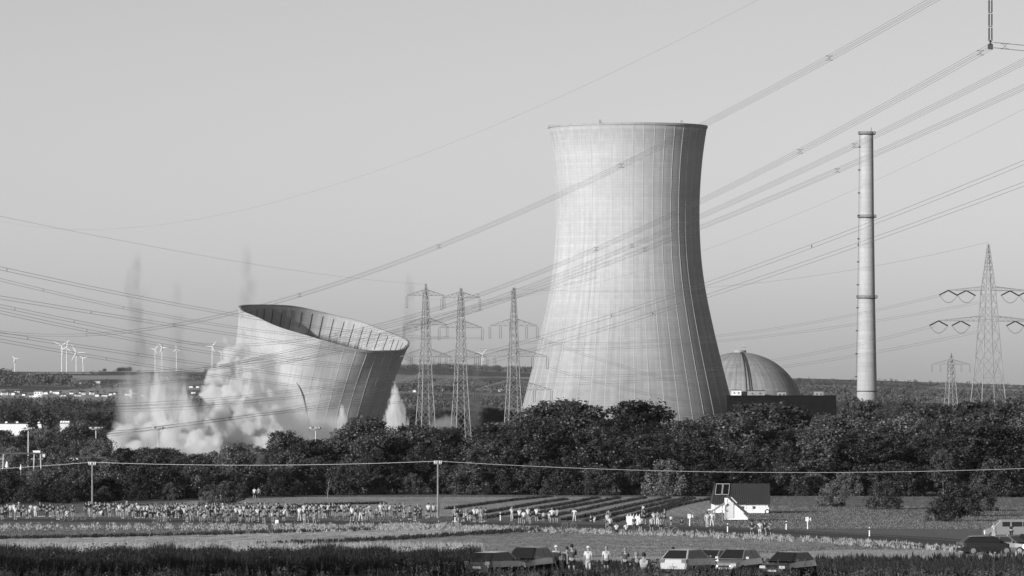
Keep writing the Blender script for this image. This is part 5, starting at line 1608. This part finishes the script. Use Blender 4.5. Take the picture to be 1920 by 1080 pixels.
for px, py, rz, lab in ((968, 991, .2, 'bicycle lying by the near road edge below the last centre pylon'), (1067, 991, .1, 'pale bicycle standing alone on the near road verge'), (1258, 1000, -.1, 'bicycle on the near verge right of the stall table'), (148, 975, .1, 'bicycle at the first wooden pole'), (124, 977, .3, 'bicycle left of the first wooden pole'),
                         (300, 979, .2, 'bicycle in front of the crowd right of the first pole'), (386, 980, -.2, 'bicycle with bright wheels below the dust clouds'), (418, 980, .4, 'bicycle tipped before the thick of the crowd'), (640, 976, .1, 'bicycle in the thinning crowd'), (706, 978, .0, 'bicycle left end of the row at the thinning crowd'),
                         (716, 978, .1, 'bicycle right end of the row at the thinning crowd'), (746, 976, .7, 'bicycle leaning steeply left of the middle pole'), (894, 981, .2, 'bicycle behind the group right of the middle pole'), (1222, 1078, .1, 'bicycle left of the two by the light cars'), (1242, 1078, -.2, 'bicycle right of the two by the light cars'), (1245, 987, .0, 'bicycle lying behind the stall table group')):
    p = gpt(px, py); o = empty('bicycle', p, rz); tag(o, lab, 'bicycle', 'bicycles of the spectators')
    o.rotation_euler = (.12, 0, rz)
    for x in (-.5, .52):
        w = bpy.data.objects.new('wheel', wheel_me); COL.objects.link(w); w.parent = o; w.location = (x, 0, .34)
        q = bpy.data.objects.new('spokes', spoke_me); COL.objects.link(q); q.parent = w
    for nm, m_ in (('frame', frame_me), ('handlebar', hb_me), ('saddle', s_me)):
        q = bpy.data.objects.new(nm, m_); COL.objects.link(q); q.parent = o

# ---------------------------------------------------------------- cars
M_tail = grey('tail_lamp', .12, .2, spec=.6); M_head = grey('head_lamp', .4, .1, spec=.7); M_plate = grey('number_plate', .3, .6)
def car(px, py, rz, paint, label, L=4.3, W=1.8, Hh=1.5, suv=False, name='parked_car', at_pt=None):
    """nose towards -Y; drawn up from cross-sections along the length"""
    p = gpt(px, py) if at_pt is None else at_pt
    o = empty(name, p, rz); tag(o, label, 'car')
    hw = W / 2
    # body: stations along y from nose to tail: (y, half width, z low, z belt)
    ST = [(-L / 2, hw * .72, .38, .62), (-L / 2 + .12, hw * .9, .26, .78), (-L / 2 + .55, hw * .98, .24, .86), (-L / 2 + 1.25, hw, .24, .95), (-.3, hw, .24, .98), (L / 2 - 1.0, hw, .24, 1.0), (L / 2 - .3, hw * .97, .26, 1.02), (L / 2 - .05, hw * .9, .3, .95), (L / 2, hw * .82, .4, .8)]
    if suv: ST = [(y, w, zl + .06, zb + .1) for y, w, zl, zb in ST]
    v = []; f = []
    for y, w, zl, zb in ST:
        v += [(-w * .92, y, zl), (-w, y, (zl + zb) / 2), (-w * .94, y, zb), (w * .94, y, zb), (w, y, (zl + zb) / 2), (w * .92, y, zl)]
    n = 6
    for i in range(len(ST) - 1):
        for k in range(n):
            a = i * n + k; b_ = i * n + (k + 1) % n
            f.append((a, a + n, b_ + n, b_))
    f += [tuple(range(n)), tuple(reversed(range((len(ST) - 1) * n, len(ST) * n)))]
    bo = MB().poly(v, f).build('body', paint, o)
    bv = bo.modifiers.new('bevel', 'BEVEL'); bv.width = .05; bv.segments = 2
    zb = ST[4][3] - .02
    # cabin: roof on four pillars
    y0, y1, y2, y3 = -L / 2 + 1.05, -L / 2 + 1.85, L / 2 - .75, L / 2 - .12
    c = [(-hw * .9, y0, zb), (hw * .9, y0, zb), (hw * .9, y3, zb), (-hw * .9, y3, zb), (-hw * .70, y1, Hh), (hw * .70, y1, Hh), (hw * .70, y2, Hh - .02), (-hw * .70, y2, Hh - .02)]
    cab = MB().poly(c, [(4, 5, 6, 7), (0, 1, 5, 4), (2, 3, 7, 6), (1, 2, 6, 5), (3, 0, 4, 7)]).build('cabin', paint, o)
    bv = cab.modifiers.new('bevel', 'BEVEL'); bv.width = .06; bv.segments = 2
    C = [Vector(q) for q in c]
    def pane(nm, a, b_, c_, d_, ins=.1, out=.012):
        q = [C[a], C[b_], C[c_], C[d_]]; ctr = sum(q, Vector()) / 4
        nn = (q[1] - q[0]).cross(q[3] - q[0]).normalized()
        q = [ctr + (x - ctr) * (1 - ins) + nn * out for x in q]
        MB().poly(q + [x - nn * .02 for x in q], [(0, 1, 2, 3), (7, 6, 5, 4), (0, 4, 5, 1), (1, 5, 6, 2), (2, 6, 7, 3), (3, 7, 4, 0)]).build(nm, M_glass, cab)
    pane('windscreen', 0, 1, 5, 4); pane('rear_window', 2, 3, 7, 6, .12)
    for s, (a, b_, c_, d_) in ((1, (1, 2, 6, 5)), (-1, (3, 0, 4, 7))):
        for t0, t1 in ((.06, .48), (.52, .92)):
            A, B, Cc, Dd = C[a], C[b_], C[c_], C[d_]
            lo0, lo1 = A.lerp(B, t0), A.lerp(B, t1); hi1, hi0 = Dd.lerp(Cc, t1), Dd.lerp(Cc, t0)
            q = [lo0.lerp(hi0, .08), lo1.lerp(hi1, .08), lo1.lerp(hi1, .86), lo0.lerp(hi0, .86)]
            nn = Vector((s, 0, .35)).normalized()
            q = [x + nn * .012 for x in q]
            m_ = MB().poly(q + [x - nn * .03 for x in q], [(0, 1, 2, 3), (7, 6, 5, 4), (0, 4, 5, 1), (1, 5, 6, 2), (2, 6, 7, 3), (3, 7, 4, 0)])
            m_.build('side_window', M_glass, cab)
    for s in (-1, 1):
        MB().box((s * (hw + .07), y0 + .35, zb + .08), (.18, .1, .13)).build('mirror', paint, o)
        MB().box((s * hw * .68, -L / 2 + .06, .66 if not suv else .76), (.36, .14, .15)).build('headlight', M_head, o)
        MB().box((s * hw * .74, L / 2 - .05, .86 if not suv else .96), (.3, .14, .2)).build('taillight', M_tail, o)
        for yy in (-L / 2 + .82, L / 2 - .85):
            wl_ = MB().lathe([(.1, -.1), (.3, -.11), (.325, -.06), (.325, .06), (.3, .11), (.1, .1)], 18).build('wheel', M_tyre, o, loc=(s * (hw - .08), yy, .325), rot=(0, R(90), 0))
            MB().lathe([(.02, .0), (.2, .0), (.21, .02)], 14).build('rim', M_spoke, wl_, loc=(0, 0, s * .115))
    MB().box((0, L / 2 + .0, .62), (.52, .05, .12)).build('number_plate', M_plate, o)
    MB().box((0, -L / 2 - .005, .45), (.52, .04, .11)).build('number_plate', M_plate, o)
    MB().box((0, -L / 2 + .02, .56), (.7, .06, .12)).build('grille', M_tyre, o)
    MB().box((0, L / 2 - .01, .42), (W * .84, .12, .16)).build('bumper', M_tyre, o)
    return o
M_pd = grey('dark_car_paint', .014, .18, coat=.9, spec=.6); M_ps = grey('silver_car_paint', .3, .3, coat=.5, metallic=.4); M_pw = grey('white_car_paint', .42, .3, coat=.5); M_pg = grey('grey_car_paint', .12, .3, coat=.5, metallic=.2)
car(930, 1082, math.pi - .5, M_pd, 'dark estate car with its tail to us, left of the two dark cars', 4.5, 1.82, 1.46)
car(990, 1080, -.42, M_pd, 'dark tall car with its windscreen to us, right of the two dark cars', 4.4, 1.85, 1.68, True)
car(1291, 1081, math.pi - .45, M_pw, 'pale car with its tail to us, left of the three light cars', 4.4, 1.85, 1.6, True)
car(1336, 1077, -.5, M_ps, 'silver car half hidden in the middle of the three light cars', 4.2, 1.78, 1.46)
car(1382, 1078, -.42, M_ps, 'silver car with its windscreen to us, right of the three light cars', 4.3, 1.8, 1.52)
car(1478, 1083, -.5, M_pd, 'dark car standing alone right of the light cars', 4.2, 1.8, 1.46)
car(1850, 1040, 1.75, M_pd, 'dark car at the right edge, left of the row', 4.3, 1.8, 1.44)
car(1893, 1040, 1.0, M_pg, 'grey car at the right edge in the middle of the row', 4.3, 1.8, 1.44)
car(1930, 1036, -.6, M_ps, 'silver car cut by the right edge', 4.3, 1.8, 1.5)
# silver van at the right edge
p = gpt(1893, 1009)
van = empty('van', p, 0.0); tag(van, 'long silver van parked side-on at the right edge', 'van')
K_ = F / p.y
v = []; LV_ = 5.6
pts = [(-LV_ / 2, .35), (-LV_ / 2 + .05, .85), (-LV_ / 2 + .9, 1.12), (-LV_ / 2 + 1.75, 1.95), (LV_ / 2 - .1, 2.0), (LV_ / 2, 1.6), (LV_ / 2, .35)]
m_ = MB(); n_ = len(pts)
m_.poly([(x, -.95, z) for x, z in pts] + [(x, .95, z) for x, z in pts], [tuple(range(n_))[::-1], tuple(range(n_, 2 * n_))] + [(i, (i + 1) % n_, (i + 1) % n_ + n_, i + n_) for i in range(n_)])
vb = m_.build('body', M_ps, van); bv = vb.modifiers.new('bevel', 'BEVEL'); bv.width = .08; bv.segments = 2
for a, b_ in ((-.85, .05), (.15, 1.25), (1.35, 2.4)):
    MB().box(((a + b_) / 2, -.955, 1.5), (b_ - a, .03, .5)).build('side_window', M_glass, van)
MB().poly([(-1.85, -.8, 1.2), (-1.85, .8, 1.2), (-1.2, .8, 1.83), (-1.2, -.8, 1.83), (-1.88, -.8, 1.2), (-1.88, .8, 1.2), (-1.23, .8, 1.86), (-1.23, -.8, 1.86)], [(0, 1, 2, 3), (7, 6, 5, 4), (0, 4, 5, 1), (1, 5, 6, 2), (2, 6, 7, 3), (3, 7, 4, 0)]).build('windscreen', M_glass, van)
MB().box((-2.72, -.7, .8), (.2, .4, .2)).build('headlight', M_head, van)
for x in (-1.9, 1.8):
    w = MB().lathe([(.12, -.12), (.33, -.12), (.35, -.06), (.35, .06), (.33, .12), (.12, .12)], 18).build('wheel', M_tyre, van, loc=(x, -.86, .35), rot=(R(90), 0, 0))
    MB().lathe([(.02, .0), (.2, .0), (.21, .02)], 14).build('rim', M_spoke, w, loc=(0, 0, .125))
for px, py, lab in ((1868, 1018, 'traffic cone left of the van'), (1889, 1016, 'traffic cone beside the van')):
    q = gpt(px, py); o = empty('traffic_cone', q); tag(o, lab, 'traffic cone', 'traffic cones at the van')
    MB().lathe([(.18, .03), (.15, .05), (.04, .7), (.02, .7)], 12).build('cone', M_whitedull, o)
    MB().box((0, 0, .02), (.42, .42, .04)).build('base', M_tyre, o)
p = gpt(640, 986)
q = gpt(519, 982); o = empty('cool_box', q); tag(o, 'white cool box on the near road edge before the crowd', 'box')
MB().box((0, 0, .2), (.4, .3, .4)).build('tub', M_white, o); MB().box((0, 0, .42), (.44, .34, .05)).build('lid', M_white, o)
# trees that stand just outside the left edge and shade the weeds
for x, Y, h, lab in ((-37, 322, 4.5, 'bush outside the left edge of the picture'), (-38, 310, 9, 'young tree outside the left edge of the picture'), (-39, 296, 14, 'tall tree outside the left edge, nearest the field'), (-38, 282, 14.5, 'tall tree outside the left edge, middle one'), (-38, 267, 14, 'tall tree outside the left edge, third one'), (-37, 252, 13.5, 'tall tree outside the left edge, last one')):
    put_tree('tree' if h > 5 else 'bush', K_ROUND[int(Y) % 6] if h > 5 else K_BUSH[0], x, Y, h, lab, 'tree' if h > 5 else 'bush', None, 1.0)
# ---------------------------------------------------------------- dust and haze
def dust(name, blobs, dens, albedo, label, cat='dust cloud', soft=.55, rough=.9, nscale=.06, stretch=1.0, group=None, voxel=None, aniso=.2, puff=0.0, pscale=.12):
    """blobs: (px, py, Y, rx, ry, rz in metres). One closed lumpy mesh holding a cloud of dust; denser to the middle of each billow."""
    C = [(at(px, py, Y), Vector((rx, ry, rz))) for px, py, Y, rx, ry, rz in blobs]
    base = sum((c for c, r in C), Vector()) / len(C)
    bm = bmesh.new()
    for c, r in C:
        bmesh.ops.create_icosphere(bm, subdivisions=3, radius=1.0, matrix=Matrix.Translation(c - base) @ Matrix.Diagonal((r.x, r.y, r.z, 1)))
    me = bpy.data.meshes.new(name); bm.to_mesh(me); bm.free()
    o = bpy.data.objects.new(name, me); COL.objects.link(o); o.location = base
    if len(C) > 1:
        md = o.modifiers.new('union', 'REMESH'); md.mode = 'VOXEL'
        md.voxel_size = voxel or min(min(r) for c, r in C) / 4.0
        dg = bpy.context.evaluated_depsgraph_get()
        me2 = bpy.data.meshes.new_from_object(o.evaluated_get(dg))
        o.modifiers.clear(); o.data = me2; me2.name = name
    tag(o, label, cat, group)
    m = bpy.data.materials.new(name); m.use_nodes = True
    N, L = m.node_tree.nodes, m.node_tree.links
    N.remove(N['Principled BSDF'])
    pv = N.new('ShaderNodeVolumePrincipled')
    pv.inputs['Color'].default_value = (albedo, albedo, albedo, 1)
    pv.inputs['Anisotropy'].default_value = aniso
    L.new(pv.outputs['Volume'], N['Material Output'].inputs['Volume'])
    tc = N.new('ShaderNodeTexCoord')
    last = None
    for c, r in C:
        mp = N.new('ShaderNodeMapping'); mp.vector_type = 'TEXTURE'
        mp.inputs['Location'].default_value = c - base; mp.inputs['Scale'].default_value = r
        L.new(tc.outputs['Object'], mp.inputs['Vector'])
        ln = N.new('ShaderNodeVectorMath'); ln.operation = 'LENGTH'; L.new(mp.outputs['Vector'], ln.inputs[0])
        if last is None: last = ln.outputs['Value']
        else:
            mn = N.new('ShaderNodeMath'); mn.operation = 'MINIMUM'
            L.new(last, mn.inputs[0]); L.new(ln.outputs['Value'], mn.inputs[1]); last = mn.outputs['Value']
    mp = N.new('ShaderNodeMapping'); mp.inputs['Scale'].default_value = (nscale * stretch, nscale, nscale / stretch)
    mp.inputs['Location'].default_value = (base.x * .1, base.y * .1, 7.3)
    L.new(tc.outputs['Object'], mp.inputs['Vector'])
    nz = N.new('ShaderNodeTexNoise'); nz.inputs['Scale'].default_value = 1.0; nz.inputs['Detail'].default_value = 6; nz.inputs['Roughness'].default_value = .6
    L.new(mp.outputs['Vector'], nz.inputs['Vector'])
    # field = 1 - distance + rough*(noise-.5)
    a = N.new('ShaderNodeMath'); a.operation = 'MULTIPLY_ADD'; a.inputs[1].default_value = rough; a.inputs[2].default_value = 1 - rough * .62
    L.new(nz.outputs['Fac'], a.inputs[0])
    b = N.new('ShaderNodeMath'); b.operation = 'SUBTRACT'; L.new(a.outputs[0], b.inputs[0]); L.new(last, b.inputs[1])
    if puff > 0:      # rounded cauliflower heads
        vo = N.new('ShaderNodeTexVoronoi'); vo.feature = 'SMOOTH_F1'; vo.inputs['Scale'].default_value = pscale; vo.inputs['Smoothness'].default_value = .25
        vo.inputs['Detail'].default_value = 1.5; vo.inputs['Roughness'].default_value = .5
        av = N.new('ShaderNodeVectorMath'); av.operation = 'MULTIPLY_ADD'; av.inputs[1].default_value = (6, 6, 6)
        L.new(nz.outputs['Color'], av.inputs[0]); L.new(tc.outputs['Object'], av.inputs[2])
        L.new(av.outputs['Vector'], vo.inputs['Vector'])
        c2 = N.new('ShaderNodeMath'); c2.operation = 'MULTIPLY_ADD'; c2.inputs[1].default_value = -puff; c2.inputs[2].default_value = puff * .4
        L.new(vo.outputs['Distance'], c2.inputs[0])
        ad = N.new('ShaderNodeMath'); ad.operation = 'ADD'; L.new(b.outputs[0], ad.inputs[0]); L.new(c2.outputs[0], ad.inputs[1])
        b = ad
    m.cycles.volume_step_rate = .6
    mr = N.new('ShaderNodeMapRange'); mr.interpolation_type = 'SMOOTHSTEP'
    mr.inputs['From Min'].default_value = 0.0; mr.inputs['From Max'].default_value = soft
    mr.inputs['To Min'].default_value = 0.0; mr.inputs['To Max'].default_value = dens
    L.new(b.outputs[0], mr.inputs['Value']); L.new(mr.outputs['Result'], pv.inputs['Density'])
    me = o.data
    me.materials.clear(); me.materials.append(m)
    return o


dust('dust_cloud', [(222, 838, 2130, 9, 12, 11), (246, 824, 2140, 13, 14, 13), (290, 830, 2140, 15, 15, 14), (330, 824, 2135, 13, 14, 14), (365, 836, 2135, 13, 14, 13), (395, 848, 2130, 12, 12, 12), (250, 860, 2060, 18, 14, 10), (310, 864, 2040, 20, 14, 11), (370, 868, 2040, 18, 14, 11), (405, 868, 2040, 12, 12, 9)],
     .6, .988, 'low rolling bank of dust spreading at the left, below the blast jets', soft=.3, rough=.9, nscale=.08, puff=.75, pscale=.1)
dust('dust_cloud', [(425, 785, 2175, 14, 15, 18), (462, 800, 2165, 15, 14, 16), (414, 735, 2185, 12, 14, 18), (430, 690, 2190, 10, 12, 16), (498, 785, 2160, 10, 11, 15), (415, 830, 2170, 14, 14, 14), (455, 838, 2165, 16, 14, 14), (500, 830, 2160, 13, 12, 13), (470, 765, 2170, 10, 8, 11), (440, 860, 2120, 18, 12, 10), (452, 660, 2200, 6, 8, 12)],
     .6, .988, 'tall billowing dust cloud at the left foot of the collapsing tower', soft=.26, rough=.9, nscale=.08, puff=.85, pscale=.13)
dust('dust_cloud', [(528, 775, 2212, 13, 9, 26), (556, 805, 2208, 14, 9, 22), (600, 832, 2205, 24, 9, 20), (505, 735, 2210, 11, 8, 22), (650, 845, 2205, 20, 8, 13)],
     .28, .99, 'smooth pale dome of dust against the front of the collapsing tower', soft=.7, rough=.8, puff=.3, pscale=.07)
dust('gap_shade_cloud', [(478, 716, 2140, 3, 3, 8), (482, 738, 2140, 3.4, 3, 8), (497, 770, 2140, 4, 3, 9), (470, 755, 2142, 4.5, 3, 4), (497, 792, 2138, 3, 3, 5)],  # darker dust put where the tall cloud's gaps lie in shade
     .3, .62, 'dark ragged dust standing for the shaded gap in the tall dust cloud', 'shade cloud', soft=.35, rough=1.7, nscale=.2)
dust('blast_jet', [(293, 714, 2142, 1.6, 2, 6), (294, 733, 2142, 3.0, 3, 8), (297, 758, 2142, 4.8, 5, 13), (301, 786, 2142, 6.8, 7, 16), (305, 812, 2142, 9, 9, 12)],
     .5, .99, 'tallest white blast jet shooting up at the left of the dust', 'blast jet', soft=.45, rough=1.4, nscale=.24, stretch=2.0, group='blast jets')
dust('blast_jet', [(345, 740, 2142, 1.5, 2, 6), (347, 758, 2142, 3.2, 3, 8), (351, 782, 2142, 5.2, 5, 13), (355, 806, 2142, 7.5, 8, 11)],
     .38, .99, 'shorter white blast jet between the tallest jet and the tower cloud', 'blast jet', soft=.45, rough=1.4, nscale=.24, stretch=2.0, group='blast jets')
dust('blast_jet', [(740, 731, 2235, 1.0, 1.4, 4), (740, 742, 2235, 2.0, 2, 6), (741, 758, 2235, 3.2, 3, 8), (742, 780, 2235, 5.4, 4, 9), (743, 797, 2235, 6.4, 4, 9), (752, 772, 2235, 2.2, 2, 7)],
     1.0, .994, 'bright white blast jet at the right foot of the collapsing tower', 'blast jet', soft=.3, rough=1.0, nscale=.4, stretch=2.2, group='blast jets')
dust('blast_jet', [(641, 776, 2205, 1.4, 2, 5), (641, 798, 2205, 3.0, 3, 7)],
     .7, .994, 'small white blast jet low in front of the collapsing tower', 'blast jet', soft=.35, rough=.9, nscale=.4, stretch=2.2, group='blast jets')
dust('dust_plume', [(255, 500, 2260, 4.6, 5, 9), (250, 535, 2260, 6.4, 5, 14), (257, 590, 2260, 8, 6, 20), (263, 660, 2260, 9.5, 8, 26), (256, 750, 2260, 11, 9, 28)],
     .1, .45, 'tallest thin grey plume of dust rising against the sky', 'dust plume', soft=1.0, rough=1.5, nscale=.2, stretch=1.8, group='faint dust plumes')
dust('dust_plume', [(331, 560, 2265, 4.4, 4, 12), (333, 630, 2265, 6, 6, 20), (338, 700, 2265, 8, 8, 22), (330, 770, 2265, 10, 9, 26)],
     .09, .5, 'second thin grey plume beside the tallest plume', 'dust plume', soft=1.0, rough=1.4, nscale=.2, stretch=1.8, group='faint dust plumes')
dust('dust_veil', [(240, 760, 2230, 9, 8, 20), (275, 745, 2230, 10, 8, 22), (318, 750, 2230, 11, 8, 22), (270, 800, 2220, 16, 9, 18), (330, 800, 2220, 16, 9, 18), (385, 800, 2215, 10, 8, 20), (300, 710, 2232, 9, 6, 18)],
     .13, .96, 'half-transparent dust veil hanging round the two left blast jets', 'dust cloud', soft=.8, rough=1.1, nscale=.09, stretch=2.6)
dust('dust_plume', [(463, 500, 2300, 4, 5, 14), (470, 540, 2300, 5, 5, 12), (460, 562, 2300, 6, 5, 9)],
     .08, .5, 'faint wisp of dust above the high left rim of the leaning tower', 'dust plume', soft=1.0, rough=1.0, nscale=.14, stretch=2.0, group='faint dust plumes')
dust('dust_plume', [(768, 545, 2345, 3.4, 4, 12), (766, 610, 2345, 4.4, 5, 18), (768, 680, 2345, 4.4, 5, 16)],
     .12, .5, 'thin dust plume rising behind the low right rim of the leaning tower', 'dust plume', soft=1.0, rough=1.2, nscale=.2, stretch=1.8, group='faint dust plumes')
dust('dust_plume', [(893, 690, 2330, 3.2, 4, 14), (893, 745, 2330, 4.6, 5, 18), (891, 790, 2330, 5.6, 5, 16)],
     .12, .8, 'grey dust column between the two right-hand centre pylons', 'dust plume', soft=.8, rough=.6, nscale=.12, stretch=2.0, group='faint dust plumes')
dust('dust_cloud', [(824, 800, 2300, 8, 8, 6), (842, 797, 2300, 6, 6, 6)],
     .25, .98, 'small puff of dust low behind the middle pylon', soft=.5, rough=1.2, nscale=.15)
dust('dust_veil', [(440, 700, 2210, 11, 8, 22), (470, 660, 2212, 9, 6, 22), (490, 720, 2205, 12, 6, 22), (430, 760, 2205, 14, 8, 20)],
     .11, .97, 'pale smoke veil drifting up the left wall of the leaning tower', 'dust cloud', soft=.9, rough=1.2, nscale=.09, stretch=1.6)
dust('dust_veil', [(466, 640, 2225, 5, 4, 16), (472, 690, 2220, 7, 5, 16), (500, 690, 2220, 9, 5, 18), (560, 660, 2225, 8, 4, 24), (575, 710, 2222, 9, 4, 18), (615, 700, 2225, 12, 4, 22)],
     .07, .72, 'thin streaky veil of dust hanging in front of the leaning tower', 'dust cloud', soft=1.0, rough=1.4, nscale=.15, stretch=2.6)

hz = MB().box((0, 6800, 78), (27000, 14800, 300))
hz_o = hz.build('haze', None)
m = bpy.data.materials.new('haze'); m.use_nodes = True
N, L = m.node_tree.nodes, m.node_tree.links
N.remove(N['Principled BSDF'])
pv = N.new('ShaderNodeVolumePrincipled')
pv.inputs['Color'].default_value = (.9, .9, .9, 1)
pv.inputs['Density'].default_value = 1.4e-5
pv.inputs['Anisotropy'].default_value = .3
L.new(pv.outputs['Volume'], N['Material Output'].inputs['Volume'])
hz_o.data.materials.append(m)
tag(hz_o, 'thin pale haze filling the air over the plain', None, kind='stuff')
